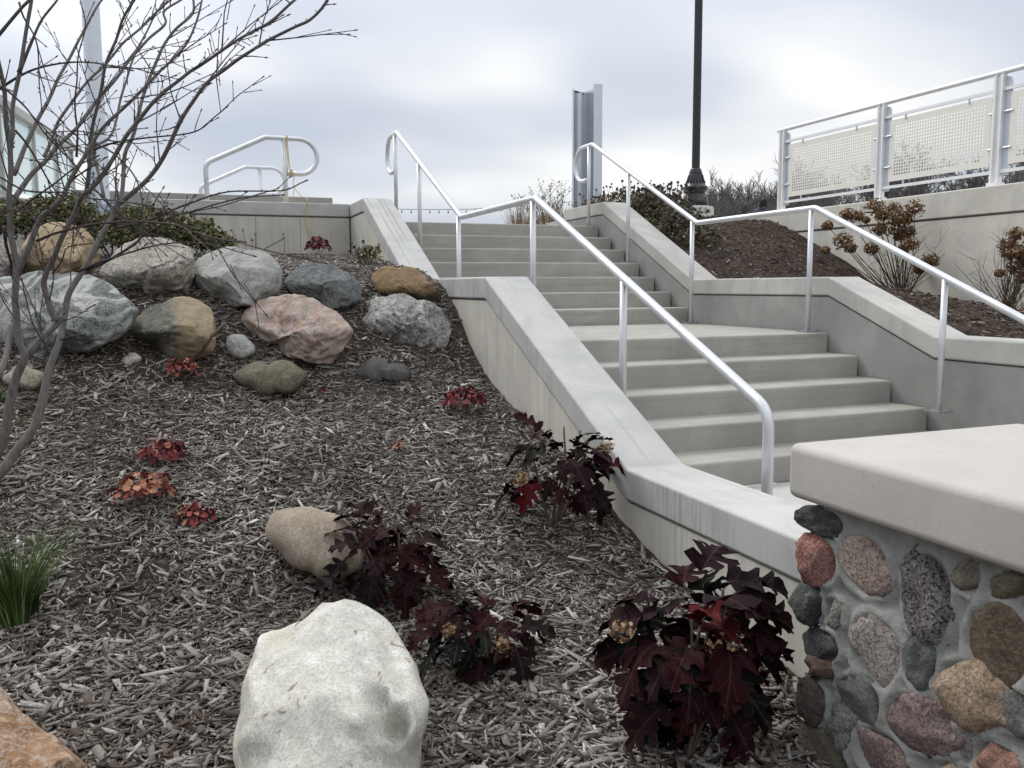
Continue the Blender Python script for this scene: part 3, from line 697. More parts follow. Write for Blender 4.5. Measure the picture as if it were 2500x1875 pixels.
for i, (a0, b0, a1, b1, ca, cb, cc, sp, sa, tl) in enumerate(STONES):
    pA = on_x(1850+.5394*a0, 980+.5394*(b0+b1)/2, PX); pB = on_x(1850+.5394*a1, 980+.5394*(b0+b1)/2, PX)
    pT = on_x(1850+.5394*(a0+a1)/2, 980+.5394*b0, PX); pD = on_x(1850+.5394*(a0+a1)/2, 980+.5394*b1, PX)
    cy_, cz_ = (pA[1]+pB[1])/2, (pT[2]+pD[2])/2; hy, hz = abs(pA[1]-pB[1])/2, (pT[2]-pD[2])/2
    ang = -tl*1.1
    ca_, sa_ = abs(math.cos(ang)), abs(math.sin(ang))
    # semi-axes of the tilted stone from its upright box
    h1 = max(hz*1.06, hy*1.06)*1.02; h2 = min(hz, hy)*0.98
    V, F = blob(100+i, 0.040+0.20*min(hy, hz), h2*1.08, h1*1.05, 4, 0.24, 1.5, 4, 2.7)
    rot = math.radians(90) if hy > hz else 0
    rot += (0.35*tl*2 if hy <= hz else -0.35*tl*2)
    m = MB(); cr_, sr_ = math.cos(rot), math.sin(rot); ELL.append((cy_, cz_, h2, h1, cr_, sr_))
    for x, y, z in V:
        yy, zz = y*cr_-z*sr_, y*sr_+z*cr_
        m.v.append((PX+x+0.014, cy_+yy, cz_+zz))
    m.f = F
    ca, cb, cc = [tuple(np.minimum(np.array(q)*1.15+0.01, .8)) for q in (ca, cb, cc)]
    mt = rock('pillar_stone_%d' % i, ca, cb, cc, sp, sa, 110, big=9, bump=0.6)
    m.build('stone', mt, pillar, smooth=True)
# mortar bed: an uneven block
m = MB(); ny, nz = 70, 96; ys = np.linspace(-3.425, -4.16, ny); zs = np.linspace(-1.25, -0.204, nz)
for z in zs:
    for y in ys:
        e_ = 9.0
        for (ec, ez, eb, ea, ecr, esr) in ELL:
            yy, zz = y-ec, z-ez; ly, lz = yy*ecr+zz*esr, -yy*esr+zz*ecr
            e_ = min(e_, ((abs(ly)/eb)**2.4+(abs(lz)/ea)**2.4)**(1/2.4))
        lip = -0.024*math.exp(-((e_-1.0)/0.20)**2)
        m.v.append((PX+lip+0.012*noise.noise(Vector((y*9, z*9, 3)))+0.006*noise.noise(Vector((y*25, z*25, 7)))+0.10*max(0, (y+3.445)/0.02)*0.1, y, z))
m.f = [(j*ny+i, j*ny+i+1, (j+1)*ny+i+1, (j+1)*ny+i) for j in range(nz-1) for i in range(ny-1)]
m.f = [tuple(reversed(q)) for q in m.f]
m.box(PX+0.02, -2.34, -4.158, -3.427, -1.25, -0.2035); m.build('mortar_core', M['mortar'], pillar, smooth=True)

# ------------------------------------------------------------------ boulders
def boulder(label, outline, depth=None, thick=0.8, mat=None, seed=1, sub=4, amp=0.10, cuts=3, group='boulders set in the mulch bed', name='boulder', sink=0.0, push=0.22, ridge=1.0, dents=(), lean=0.45):
    """outline: seen contour in photo pixels (2212 wide); the stone has that contour and its own depth"""
    pts = np.array(outline, float)*K
    cx, cy = (pts[:, 0].min()+pts[:, 0].max())/2, (pts[:, 1].min()+pts[:, 1].max())/2
    if depth is None:
        b = hit_left(cx, pts[:, 1].max()-4); depth = depth_of(b)
        w = (pts[:, 0].max()-pts[:, 0].min())*depth/F_PX
        depth = depth+w*thick*push*0.5
    k = depth/F_PX; C0 = at_depth(cx, cy, depth)
    W = (pts[:, 0].max()-pts[:, 0].min())*k*0.5
    ang = np.arctan2(-(pts[:, 1]-cy), pts[:, 0]-cx); rad = np.hypot(pts[:, 0]-cx, pts[:, 1]-cy)*k
    o = np.argsort(ang); ang, rad = ang[o], rad[o]
    A = np.concatenate([ang-2*np.pi, ang, ang+2*np.pi]); Rr = np.concatenate([rad]*3)
    fwh = FW*np.array([1, 1, 0]); fwh /= np.linalg.norm(fwh); D_ = W*2*thick*0.5
    import bmesh
    bm = bmesh.new(); bmesh.ops.create_icosphere(bm, subdivisions=sub, radius=1.0)
    r = random.Random(seed); off = Vector((r.uniform(-50, 50), r.uniform(-50, 50), r.uniform(-50, 50)))
    pl_ = []
    for _ in range(cuts):
        d = Vector((r.uniform(-.8, .8), r.uniform(-.7, .9), -r.uniform(0.35, 1))).normalized(); pl_.append((d, r.uniform(0.56, 0.82)))
    m = MB(); Q = []; cdir = (C0-CAM)/depth
    for v in bm.verts:
        p = v.co.normalized()
        q = p*(abs(p.x)**3+abs(p.y)**3+abs(p.z)**3)**(-1/3)
        nz = amp*noise.noise(p*1.6*ridge+off)+amp*0.5*noise.noise(p*3.9*ridge+off)
        q = q*(1+nz)
        for d, h in pl_:
            s = q.dot(d)-h*(1+0.10*amp*10*noise.noise(p*5+off))
            if s > 0: q = q-d*s*0.97
        fine_ = amp*(0.17*noise.noise(p*9*ridge+off)+0.12*noise.noise(p*21+off)+0.09*noise.noise(p*45-off))-amp*0.45*max(0, 0.16-abs(noise.noise(p*2.6*ridge-off)))/0.16*0.35
        Q.append(q*(1+fine_))
    nb = 40; mx = np.zeros(nb)
    for q in Q: k_ = int((math.atan2(q.y, q.x)+math.pi)/(2*math.pi)*nb) % nb; mx[k_] = max(mx[k_], math.hypot(q.x, q.y))
    cen = -math.pi+(np.arange(-1, nb+1)+0.5)*2*math.pi/nb; mxx = np.concatenate([[mx[-1]], mx, [mx[0]]])
    for q in Q:
        rho = math.hypot(q.x, q.y); th_ = math.atan2(q.y, q.x); R_ = float(np.interp(th_, A, Rr))/float(np.interp(th_, cen, mxx))
        P_ = (RT*math.cos(th_)+UP*math.sin(th_))*rho*R_*(1+(q.z*D_+lean*rho*R_*math.sin(th_))/depth)+cdir*(q.z*D_+lean*rho*R_*math.sin(th_))
        for (ex, ey, er_, dep) in dents:
            pc = (np.array([ex*K-cx, -(ey*K-cy)])*k); loc = np.array([math.cos(th_), math.sin(th_)])*rho*R_
            if q.z < 0.3: P_ = P_+(fwh*.75-np.array([0, 0, .65]))*dep*math.exp(-(((loc-pc)@(loc-pc))/(er_*K*k)**2)**1.7)
        m.v.append(P_)
    m.f = [tuple(v.index for v in f.verts) for f in bm.faces]; bm.free()
    ob = m.build(name, mat, smooth=True); ob.location = tuple(C0); ob.location.z -= sink
    return tag(ob, label, 'stone' if name != 'boulder' else 'boulder', group)
R_ = rock
DENT = {4: [(920, 650, 30, .10), (885, 640, 18, .05)], 5: [(870, 725, 40, .06), (930, 730, 40, .05)], 6: [(585, 705, 30, .06), (620, 700, 20, .04)], 1: [(300, 620, 40, .03)]}
B = [
 ('tan sandstone boulder behind the bare shrub stems, topmost at the far left', [(40,590),(52,520),(85,490),(150,485),(195,505),(215,550),(212,590),(150,604),(80,600)], R_('tan_sandstone', (.27,.195,.11), (.38,.29,.175), (.47,.375,.245), (.2,.13,.07), .3, 60, big=3), .8, .09, 3),
 ('cream granite boulder with a sloping top, between the tan and the blue-grey boulders', [(213,590),(240,555),(285,520),(330,513),(385,525),(415,535),(421,580),(410,632),(370,641),(300,627),(225,600)], R_('cream_granite', (.28,.255,.215), (.37,.345,.30), (.47,.445,.40), (.10,.09,.075), .75, 85, big=4), .8, .09, 4),
 ('smooth blue-grey rounded boulder in the middle of the upper row', [(412,600),(425,560),(460,543),(530,540),(590,555),(612,590),(605,630),(570,652),(520,664),(450,650),(420,632)], R_('blue_grey_stone', (.19,.195,.20), (.28,.287,.29), (.38,.38,.37), (.30,.22,.13), .25, 30, vein=.2), .8, .06, 1),
 ('dark slate-grey boulder right of the blue-grey one in the upper row', [(612,612),(640,578),(690,570),(740,585),(783,622),(780,648),(745,666),(690,650),(630,632)], R_('slate_grey_stone', (.07,.077,.082), (.115,.125,.13), (.18,.19,.19), (.24,.24,.22), .35, 40), .7, .07, 2),
 ('brown boulder with a dark flat broken face, next to the side wall of the steps', [(800,605),(818,578),(860,580),(920,605),(955,640),(945,655),(905,650),(860,640),(812,630)], R_('brown_stone', (.03,.026,.022), (.045,.038,.032), (.07,.06,.05), (.05,.04,.03), .3, 30, patch=((.225,.15,.08), 2, -.06, -.03)), .6, .08, 2),
 ('white and black veined quartz boulder below the brown one', [(780,690),(790,650),(835,640),(900,648),(955,668),(978,715),(965,745),(900,748),(835,735),(795,722)], R_('white_quartzite', (.13,.125,.12), (.38,.37,.36), (.60,.59,.575), (.05,.05,.05), .6, 45, big=3.2, bump=.9), .75, .115, 5),
 ('large pink granite boulder in the middle of the lower row', [(517,690),(545,655),(600,640),(650,637),(700,660),(745,690),(765,715),(745,750),(715,788),(650,775),(590,745),(552,735),(540,715)], R_('pink_granite', (.29,.195,.165), (.39,.285,.245), (.50,.42,.37), (.40,.27,.16), .5, 26, big=3.4, vein=.35, bump=.8), .75, .10, 6),
 ('half dark, half tan round boulder between the large speckled one and the pink one', [(270,720),(300,680),(350,655),(420,645),(455,665),(468,710),(462,760),(420,780),(360,768),(325,745)], R_('two_tone_stone', (.115,.115,.10), (.16,.155,.13), (.21,.20,.165), (.06,.06,.05), .4, 40, patch=((.26,.205,.125), 0, .0, .06)), .8, .07, 2),
 ('largest grey-green speckled boulder with a pale vein, behind the shrub trunks', [(-60,690),(-40,610),(40,598),(130,592),(210,600),(270,640),(302,668),(285,705),(230,745),(150,765),(40,762),(-40,750)], R_('speckled_gneiss', (.10,.112,.108), (.17,.185,.178), (.25,.268,.258), (.05,.055,.053), .9, 75, vein=.7, big=1.8, bump=.7), .7, .10, 3),
 ('pinkish grey boulder cut by the left edge beside the tan sandstone one', [(-50,570),(-30,520),(15,522),(45,540),(48,585),(30,600),(-30,602)], R_('mauve_stone', (.23,.19,.18), (.31,.265,.25), (.39,.345,.325), (.1,.08,.08), .5, 70), .8, .08, 2),
]
for i, (lab, outl, mt, th_, amp, cuts) in enumerate(B): boulder(lab, outl, None, th_, mt, 30+i, 5, amp*1.05, cuts*2+5, dents=DENT.get(i, ()))
boulder('small pale grey stone leaning against the pink boulder', [(488,750),(492,727),(515,722),(538,735),(553,760),(535,772),(500,771)], None, .8, R_('pale_stone', (.26,.275,.27), (.36,.37,.355), (.44,.45,.43), (.2,.2,.18), .3, 60, big=5), 51, 4, .05, 0)
boulder('flat olive-brown boulder half buried below the pink one', [(498,800),(520,788),(580,780),(645,783),(668,800),(650,828),(600,842),(540,832),(510,815)], None, .8, R_('olive_stone', (.105,.095,.06), (.15,.137,.09), (.195,.18,.125), (.05,.05,.04), .4, 40), 52, 4, .05, 0, sink=.025)
boulder('flat dark stone almost buried in mulch below the veined quartz boulder', [(755,790),(780,776),(840,772),(890,785),(885,803),(830,808),(775,806)], None, .9, R_('dark_flat_stone', (.055,.055,.056), (.085,.085,.086), (.12,.12,.12), (.05,.04,.03), .3, 30), 53, 4, .05, 0, sink=.045)
boulder('small white flat stone lying on the mulch below the speckled boulder', [(260,780),(275,769),(300,767),(307,776),(290,786),(268,788)], None, .9, R_('white_pebble', (.40,.38,.32), (.53,.51,.45), (.6,.58,.53), (.3,.27,.2), .2, 60), 54, 3, .12, 3, name='stone')
boulder('flat beige stone in the mulch behind the lower shrub trunk', [(0,812),(20,796),(70,790),(100,803),(92,820),(40,828)], None, .9, R_('beige_flat_stone', (.24,.21,.155), (.31,.28,.215), (.38,.345,.28), (.15,.13,.1), .4, 50), 55, 4, .05, 0, name='stone', sink=.02)
boulder('smooth tan egg-shaped boulder half hidden by the oakleaf plant', [(570,1150),(585,1110),(630,1097),(700,1105),(760,1135),(790,1180),(780,1235),(735,1255),(670,1235),(605,1190)], None, .8, R_('tan_egg_stone', (.28,.225,.165), (.355,.295,.225), (.42,.36,.285), (.17,.13,.1), .55, 120, big=3, bump=.25), 56, 4, .035, 0)
WG = stain(stain(R_('white_granite', (.50,.49,.43), (.62,.61,.565), (.72,.715,.69), (.25,.24,.20), .42, 130, big=3.2, bump=.22), (.46, .42, .31), 3.5, .5, .66, .6), (.20, .13, .07), 16, .66, .70, .8)
boulder('big white granite boulder in the front of the bed', [(508,1680),(520,1530),(545,1420),(557,1370),(600,1350),(655,1335),(695,1302),(750,1292),(800,1305),(845,1340),(880,1400),(905,1450),(928,1530),(908,1600),(892,1660),(900,1760),(880,1900),(720,1950),(540,1900)], 2.13, .75, WG, 57, 5, .075, 1, ridge=1.1, lean=0.6, dents=[(845,1560,36,.12),(872,1640,46,.14),(818,1512,22,.06),(770,1560,24,-.03),(600,1370,40,.03),(545,1640,40,.04),(640,1480,90,-.02)])
boulder('orange and white rust-stained rock cut by the lower left corner', [(-140,1700),(-120,1520),(-60,1460),(0,1480),(40,1530),(85,1570),(140,1610),(195,1665),(235,1760),(160,1900),(-100,1930)], 2.02, .7, R_('rusty_rock', (.23,.10,.04), (.36,.21,.11), (.52,.45,.36), (.5,.47,.42), .35, 50, big=5, bump=.7), 58, 5, .09, 3, lean=0.6)

# ------------------------------------------------------------------ wood mulch: loose chips, one uncountable mass
def mulch(name, xy, zf, lmin, lmax, mat, seed):
    r = np.random.default_rng(seed); n = len(xy)
    x, y = xy[:, 0], xy[:, 1]; e = 0.03
    z = zf(x, y); dx = (zf(x+e, y)-z)/e; dy = (zf(x, y+e)-z)/e
    nrm = np.stack([-dx, -dy, np.ones(n)], 1); nrm /= np.linalg.norm(nrm, axis=1)[:, None]
    nrm += r.normal(0, 0.20, (n, 3)); nrm /= np.linalg.norm(nrm, axis=1)[:, None]
    a = r.uniform(0, 2*np.pi, n); d = np.stack([np.cos(a), np.sin(a), np.zeros(n)], 1)
    d -= nrm*(d*nrm).sum(1)[:, None]; d /= np.linalg.norm(d, axis=1)[:, None]; s = np.cross(nrm, d)
    Ls = lmin+(lmax-lmin)*np.where(r.random(n) < 0.07, r.uniform(.5, 1.25, n), r.beta(1.05, 3.8, n)); nearf = np.hypot(x-CAM[0], y-CAM[1]); Ls = Ls*np.where(nearf < 3.0, 1.3, 1.0); Ws = Ls*(0.10+0.36*r.beta(1.2, 2.2, n)); Ws = np.clip(Ws, 0.003, 0.024); Ts = r.uniform(0.0018, 0.006, n)
    c = np.stack([x, y, z+r.uniform(0.0, 0.020, n)], 1)
    V = np.empty((n, 8, 3)); sk = r.normal(0, 0.6, (n, 2))*Ws[:, None]; tip = r.normal(0, 0.06, n)*Ls
    for i, u in enumerate((-0.5, 0.5)):
        wv = r.uniform(0.3, 1.0, n)
        ctr = c+d*(u*Ls)[:, None]+nrm*((u*2)*tip*0.3)[:, None]
        for j, (sw, st) in enumerate(((-1, -1), (1, -1), (1, 1), (-1, 1))):
            V[:, i*4+j] = ctr+s*(sw*Ws*0.5*wv)[:, None]+nrm*(st*Ts*0.5)[:, None]+d*(sw*sk[:, i]*0.5)[:, None]
    q = np.array([(0, 1, 5, 4), (1, 2, 6, 5), (2, 3, 7, 6), (3, 0, 4, 7), (3, 2, 1, 0), (4, 5, 6, 7)])
    Fa = (q[None]+(np.arange(n)*8)[:, None, None]).reshape(-1)
    me = bpy.data.meshes.new(name); me.vertices.add(n*8); me.vertices.foreach_set('co', V.reshape(-1).astype(np.float32))
    nf = n*6; me.loops.add(nf*4); me.polygons.add(nf)
    me.loops.foreach_set('vertex_index', Fa.astype(np.int32)); me.polygons.foreach_set('loop_start', (np.arange(nf)*4).astype(np.int32))
    me.update(calc_edges=True); me.materials.append(mat)
    o = bpy.data.objects.new(name, me); COL.objects.link(o); return o
def sample_left(n):
    out_ = []
    while sum(map(len, out_)) < n:
        x = rng.uniform(-8.8, -2.83, 40000); y = rng.uniform(-5.0, 4.45, 40000)
        P = np.stack([x-CAM[0], y-CAM[1], ground_left(x, y)-CAM[2]], 1); w = P@FW; u = P@RT/w; v = P@UP/w
        ok = (w > 0.6) & (u < 0.68) & (u > -1.15) & (v < 0.3) & (v > -0.85)
        pn = np.sin(3.1*x+1.7*np.sin(2.3*y))*np.sin(2.9*y+1.1*np.sin(3.7*x))
        pr = np.clip((3.6/np.maximum(w, 1))**1.1, 0, 1)*np.where(pn < -0.5, 0.5, 1.0)
        bank = (y > -0.25) & (y < 0.9); pr = pr*np.where(bank, 0.85, 1.0)*np.where((u < -0.64) | (v < -0.5), 0.6, 1.0)
        ok &= rng.uniform(0, 1, len(x)) < pr
        out_.append(np.stack([x, y], 1)[ok])
    return np.concatenate(out_)[:n]
tag(mulch('wood_mulch', sample_left(178000), ground_left, 0.007, 0.080, M['chips'], 1), 'weathered grey wood chip mulch covering the boulder bed', 'mulch', kind='stuff')
xr = np.stack([rng.uniform(0.31, 2.62, 13000), rng.uniform(-1.6, 4.3, 13000)], 1)
tag(mulch('dark_mulch', xr, ground_right, 0.015, 0.075, M['chips_dark'], 2), 'dark brown wood mulch on the slope right of the steps', 'mulch', kind='stuff')

# ------------------------------------------------------------------ leaves
def lobed_leaf(name, mat, seed, lobes='oak', droop=0.35, fold=0.25, n_sub=2):
    """leaf of unit length along +X, lobed outline, folded along the midrib and drooping"""
    r = random.Random(seed)
    if lobes == 'oak':
        half = [(0,.02,0),(.05,.10,-.02),(.10,.30,-.06),(.16,.42,-.01),(.20,.34,.06),(.24,.17,.02),(.29,.15,.0),(.36,.34,.03),(.43,.55,.10),(.49,.47,.11),(.50,.33,.07),(.54,.19,.02),(.60,.17,0),(.66,.30,.03),(.72,.41,.08),(.76,.28,.06),(.80,.13,.01),(.86,.15,.02),(.91,.16,.04),(.95,.07,.02),(1.0,.005,.02)]
    elif lobes == 'bell':
        half = [(0,.05,-.06),(.08,.26,-.18),(.16,.40,-.14),(.24,.44,-.04),(.30,.36,0),(.38,.50,.02),(.50,.56,.08),(.58,.44,.06),(.66,.44,.08),(.78,.40,.10),(.86,.24,.05),(.94,.18,.05),(1,.02,0)]
    else:
        half = [(0,.01,0),(.2,.09,0),(.45,.13,0),(.7,.10,0),(.9,.04,0),(1,.003,0)]
    m = MB(); uv = []
    ph = r.uniform(0, 6)
    cols = [0.0, 0.5, 1.0]
    jit = {s: [r.uniform(.82, 1.15) for _ in half] for s in (-1, 1)}
    idx = {}
    for i, (t_, w, sh) in enumerate(half):
        for c_ in (-1.0, -.5, 0.0, .5, 1.0):
            s = -1 if c_ < 0 else 1; ww = w*jit[s][i]*c_
            x = t_+sh*abs(c_); y = ww*0.9
            z = -droop*x*x+fold*1.5*abs(ww)*(1.0-1.2*abs(ww))+0.085*math.sin(8*x+ph+2*s)*abs(c_)+0.04*math.sin(17*y+ph)
            idx[i, c_] = len(m.v); m.v.append((x, y, z)); uv.append((ww, x))
    for i in range(len(half)-1):
        for a, b in ((-1.0, -.5), (-.5, 0.0), (0.0, .5), (.5, 1.0)):
            m.f.append((idx[i, a], idx[i+1, a], idx[i+1, b], idx[i, b]))
    m.uv = uv
    return m.mesh(name, mat, True)
OAK = {k: [lobed_leaf('leaf', M[k], 10*i+j, 'oak', 0.28+.18*j, 0.25+.1*i % .3) for j in range(4)] for i, k in enumerate(('leaf_a', 'leaf_b', 'leaf_c', 'leaf_d'))}
BELL = {k: [lobed_leaf('leaf', M[k], 70+10*i+j, 'bell', 0.35, 0.45) for j in range(2)] for i, k in enumerate(('bell_red', 'bell_peach', 'bell_dark'))}
def put_leaf(me, parent, pos, dirv, size, roll=0.0, name='leaf'):
    d = Vector(dirv).normalized(); up = Vector((0, 0, 1)); side = up.cross(d)
    if side.length < 1e-3: side = Vector((1, 0, 0))
    side.normalize(); u2 = d.cross(side)
    rot = Matrix((d, side, u2)).transposed() @ Matrix.Rotation(roll, 3, 'X')
    o = bpy.data.objects.new(name, me); COL.objects.link(o); o.parent = parent
    pm = world_m(parent).inverted() @ Matrix.LocRotScale(Vector(pos), rot.to_quaternion(), Vector((size,)*3))
    o.location, o.rotation_mode = pm.to_translation(), 'QUATERNION'; o.rotation_quaternion = pm.to_quaternion(); o.scale = pm.to_scale()
    return o
def petal_cluster(name, mat, parent, c, r, n, seed, size=0.012, flat=0.9):
    rr = random.Random(seed); m = MB()
    for _ in range(n):
        d = Vector((rr.gauss(0, 1), rr.gauss(0, 1), rr.gauss(0, 1))).normalized(); q = Vector(c)+Vector((d.x, d.y, d.z*flat))*r*rr.uniform(0.45, 1.0)
        a = Vector((rr.gauss(0, 1), rr.gauss(0, 1), rr.gauss(0, 1))).normalized(); b = d.cross(a); b = b.normalized() if b.length > 1e-3 else Vector((1, 0, 0)); a = (b.cross(d)+d*0.5*rr.uniform(-1, 1)).normalized()
        s = size*rr.uniform(0.6, 1.25); b0 = len(m.v)
        for u, v, w in ((-1, -.3, .2), (-.2, -.9, -.1), (.9, -.4, .25), (.8, .6, -.1), (0, 1, .2), (-.9, .5, 0)): m.v.append(tuple(q+(a*u+b*v+d*w)*s*0.6))
        m.f.append((b0, b0+1, b0+2, b0+3)); m.f.append((b0, b0+3, b0+4, b0+5))
    return m.build(name, mat, parent)

def oakleaf(label, box, base_px, n, leaf, seed, reds=0.15, greens=0.1, heads=(), lean=0.0, grp='oakleaf hydrangeas in the mulch bed'):
    rr = random.Random(seed); b = hp(*base_px); d = depth_of(b); k = d*K/F_PX
    x0, y0, x1, y1 = box
    th = thing('oakleaf_shrub', label, 'shrub', b, grp)
    fw2 = np.array([FW[0], FW[1], 0]); fw2 /= np.linalg.norm(fw2); rt2 = np.array([RT[0], RT[1], 0]); rt2 /= np.linalg.norm(rt2)
    cxp, cyp = (x0+x1)/2, (y0+y1)/2
    ctr = at_depth(cxp*K, cyp*K, d); hw, hh = (x1-x0)/2*k, (y1-y0)/2*k
    nst = 5
    tips = []
    for s in range(nst):
        a = rr.uniform(0, 6.28); q = ctr+rt2*hw*0.55*math.cos(a)+fw2*hw*0.5*math.sin(a)+np.array([0, 0, hh*rr.uniform(0.2, 0.75)])
        mid = (b+q)/2+np.array([rr.uniform(-.03, .03), rr.uniform(-.03, .03), -0.02])
        m = MB(); m.tube(smooth_path([b-np.array([0, 0, .03]), mid, q], 5), [0.008-0.0004*i for i in range(11)], 6); m.build('stem', M['stem'], th, smooth=True)
        tips.append(q)
    for i in range(n):
        a = rr.uniform(0, 2*math.pi); v = rr.uniform(-0.95, 0.9); el = math.asin(max(-1, min(1, v))); sh = rr.uniform(0.42, 0.88)
        u, w = math.cos(a)*math.cos(el), math.sin(a)*math.cos(el)
        off = rt2*hw*u*sh+fw2*hw*0.8*w*sh+np.array([0, 0, hh*v*(sh+.05)])
        pos = ctr+off
        dirv = rt2*u+fw2*w+np.array([0, 0, 0.75*v-0.30+rr.uniform(-.3, .35)])+np.array([rr.gauss(0, .25), rr.gauss(0, .25), 0])
        g = rr.random(); key = 'leaf_c' if g < reds*0.3 else 'leaf_b' if g < reds*0.5+0.2 else 'leaf_d' if g > 1-greens else 'leaf_a'
        if v > 0.75: key = 'leaf_b' if rr.random() < .6 else 'leaf_a'
        put_leaf(rr.choice(OAK[key]), th, pos, dirv, leaf*rr.uniform(0.62, 1.15), rr.uniform(-.6, .6))
    for (hx, hy, r_) in heads:
        c_ = at_depth(hx*K, hy*K, d-hw*0.75); petal_cluster('dried_flower_head', M['petal_tan'], th, c_, r_*.82, 60, seed+int(hx), 0.012)
    return th
oakleaf('burgundy oakleaf shrub growing tall against the side wall of the steps', (1090,900,1335,1120), (1190,1140), 42, 0.125, 1, 0.35, 0.05, heads=[(1310,965,.045),(1125,1035,.05)])
oakleaf('burgundy oakleaf shrub leaning over the tan egg-shaped boulder', (700,1095,965,1300), (850,1300), 50, 0.13, 2, 0.12, 0.05)
oakleaf('low blackish oakleaf shrub with tan dried blooms right of the white boulder', (915,1285,1165,1445), (1050,1450), 44, 0.105, 3, 0.08, 0.35, heads=[(970,1360,.032),(1085,1390,.042)])
oakleaf('largest oakleaf shrub, with tan blooms and red leaves, beside the stone pillar', (1350,1160,1655,1632), (1480,1640), 72, 0.145, 4, 0.2, 0.12, heads=[(1345,1360,.045),(1560,1390,.055)])

def coral_bells(label, box, n, leaf, seed, keys):
    rr = random.Random(seed); x0, y0, x1, y1 = box
    b = hp((x0+x1)/2, y1-(y1-y0)*0.25); d = depth_of(b); k = d*K/F_PX; hw, hh = (x1-x0)/2*k, (y1-y0)*k
    th = thing('coral_bells', label, 'plant', b, 'coral bells dotted over the mulch')
    for i in range(int(n*2.6)):
        a = rr.uniform(0, 6.283); r_ = math.sqrt(rr.random())*0.9; up_ = math.sqrt(max(0, 1-r_*r_))
        p = b+np.array([math.cos(a)*hw*r_, math.sin(a)*hw*r_, hh*0.95*up_*rr.uniform(.6, 1.05)+0.012])
        dv = np.array([math.cos(a)*(0.35+r_), math.sin(a)*(0.35+r_), -0.55+rr.uniform(-.5, .75)])
        put_leaf(rr.choice(BELL[rr.choice(keys)]), th, p, dv, leaf*0.68*rr.uniform(.55, 1.2), rr.uniform(-.8, .8))
    m = MB()
    for i in range(6):
        a = rr.uniform(0, 6.28); m.tube([b-np.array([0, 0, .02]), b+np.array([math.cos(a)*hw*.4, math.sin(a)*hw*.4, hh*.4])], 0.002, 4)
    m.build('stems', M['stem'], th)
    return th
RD, PE, DK = 'bell_red', 'bell_peach', 'bell_dark'
coral_bells('pink and peach coral bells below the half tan boulder', (360,788,430,838), 42, .040, 11, [RD, PE, RD, DK])
coral_bells('bright red coral bells nearest the side wall of the steps', (960,850,1048,912), 50, .045, 12, [RD, RD, DK])
coral_bells('red coral bells with one peach patch, in the open mulch left of centre', (306,963,408,1020), 48, .045, 13, [RD, DK, DK, RD, PE])
coral_bells('peach and orange coral bells, the palest clump of the group', (250,1040,376,1110), 42, .052, 14, [PE, PE, RD])
coral_bells('small rusty coral bells beside the tan egg-shaped boulder', (385,1103,462,1150), 26, .045, 15, [RD, DK, PE])
coral_bells('single tiny red seedling in the mulch below the pink boulder', (688,842,707,857), 7, .022, 16, [RD, DK])
coral_bells('dark red coral bells at the foot of the streaked back wall', (660,522,716,566), 46, .055, 17, [DK, DK, RD])
coral_bells('tiny orange seedling in the middle of the open mulch', (850,962,868,985), 6, .03, 18, [PE])

# ------------------------------------------------------------------ leafy shrubs as crowns of many small leaves
def leaf_cloud(m, c, rx, ry, rz, n, size, rr, elong=1.6, low=-0.2):
    for _ in range(n):
        while True:
            p = np.array([rr.uniform(-1, 1), rr.uniform(-1, 1), rr.uniform(low, 1)])
            if p@p < 1: break
        kk = 0.82+0.28*noise.noise(Vector((p[0]*2.3+c[0]*3, p[1]*2.3, p[2]*2.3+c[1])))
        if rr.random() < 0.55: p = p/np.linalg.norm(p)*rr.uniform(.8, 1.0)
        q = np.array(c)+p*np.array([rx, ry, rz])*kk*1.1
        a = np.array([rr.gauss(0, 1), rr.gauss(0, 1), rr.gauss(0, .6)]); a /= np.linalg.norm(a); b = np.cross(a, [rr.gauss(0, 1), rr.gauss(0, 1), rr.gauss(0, 1)]); b /= np.linalg.norm(b)+1e-9
        s = size*rr.uniform(.6, 1.3); i = len(m.v)
        m.v += [tuple(q-a*s*elong*.5), tuple(q+b*s*.5+a*s*.1), tuple(q+a*s*elong*.5), tuple(q-b*s*.5+a*s*.1)]; m.f.append((i, i+1, i+2, i+3))
def low_shrub(label, blobs, y_plane, n, size, seed, mat='shrub', name='creeping_shrub', cat='shrub', group='creeping shrubs above the boulders'):
    rr = random.Random(seed); cs = [(on_y(px*K, py*K, y_plane), rw, rh) for px, py, rw, rh in blobs]
    b = cs[0][0]; th = thing(name, label, cat, (b[0], b[1], float(ground_left(b[0], b[1]))), group)
    m = MB()
    for c, rw, rh in cs: leaf_cloud(m, c, rw, rw*0.8, rh, int(n*rw*rw*30), size, rr)
    m.build('foliage', M[mat], th)
    m = MB()
    for c, rw, rh in cs:
        for _ in range(7):
            q = c+np.array([rr.uniform(-1, 1)*rw*.8, rr.uniform(-.6, .6)*rw, rr.uniform(.2, .9)*rh]); g = np.array([c[0]+rr.uniform(-.1, .1), c[1], float(ground_left(c[0], c[1]))-.02])
            m.tube([g, (g+q)/2+np.array([0, 0, .03]), q], [.006, .004, .002], 5)
    m.build('stems', M['stem'], th)
    return th
low_shrub('green creeping shrub at the far left behind the sandstone boulder', [(20,490,.34,.24),(95,480,.3,.22),(150,470,.26,.2)], 2.9, 700, .024, 21)
low_shrub('mottled green and brown shrub spreading along the back wall above the cream granite boulder', [(240,515,.28,.24),(300,508,.33,.28),(360,512,.3,.26),(420,520,.26,.2),(470,532,.18,.13)], 2.75, 760, .024, 22)
wp = thing('leafy_weed', 'scrappy green weed with dead seed heads in the corner of the back wall', 'plant', hp(790, 578))
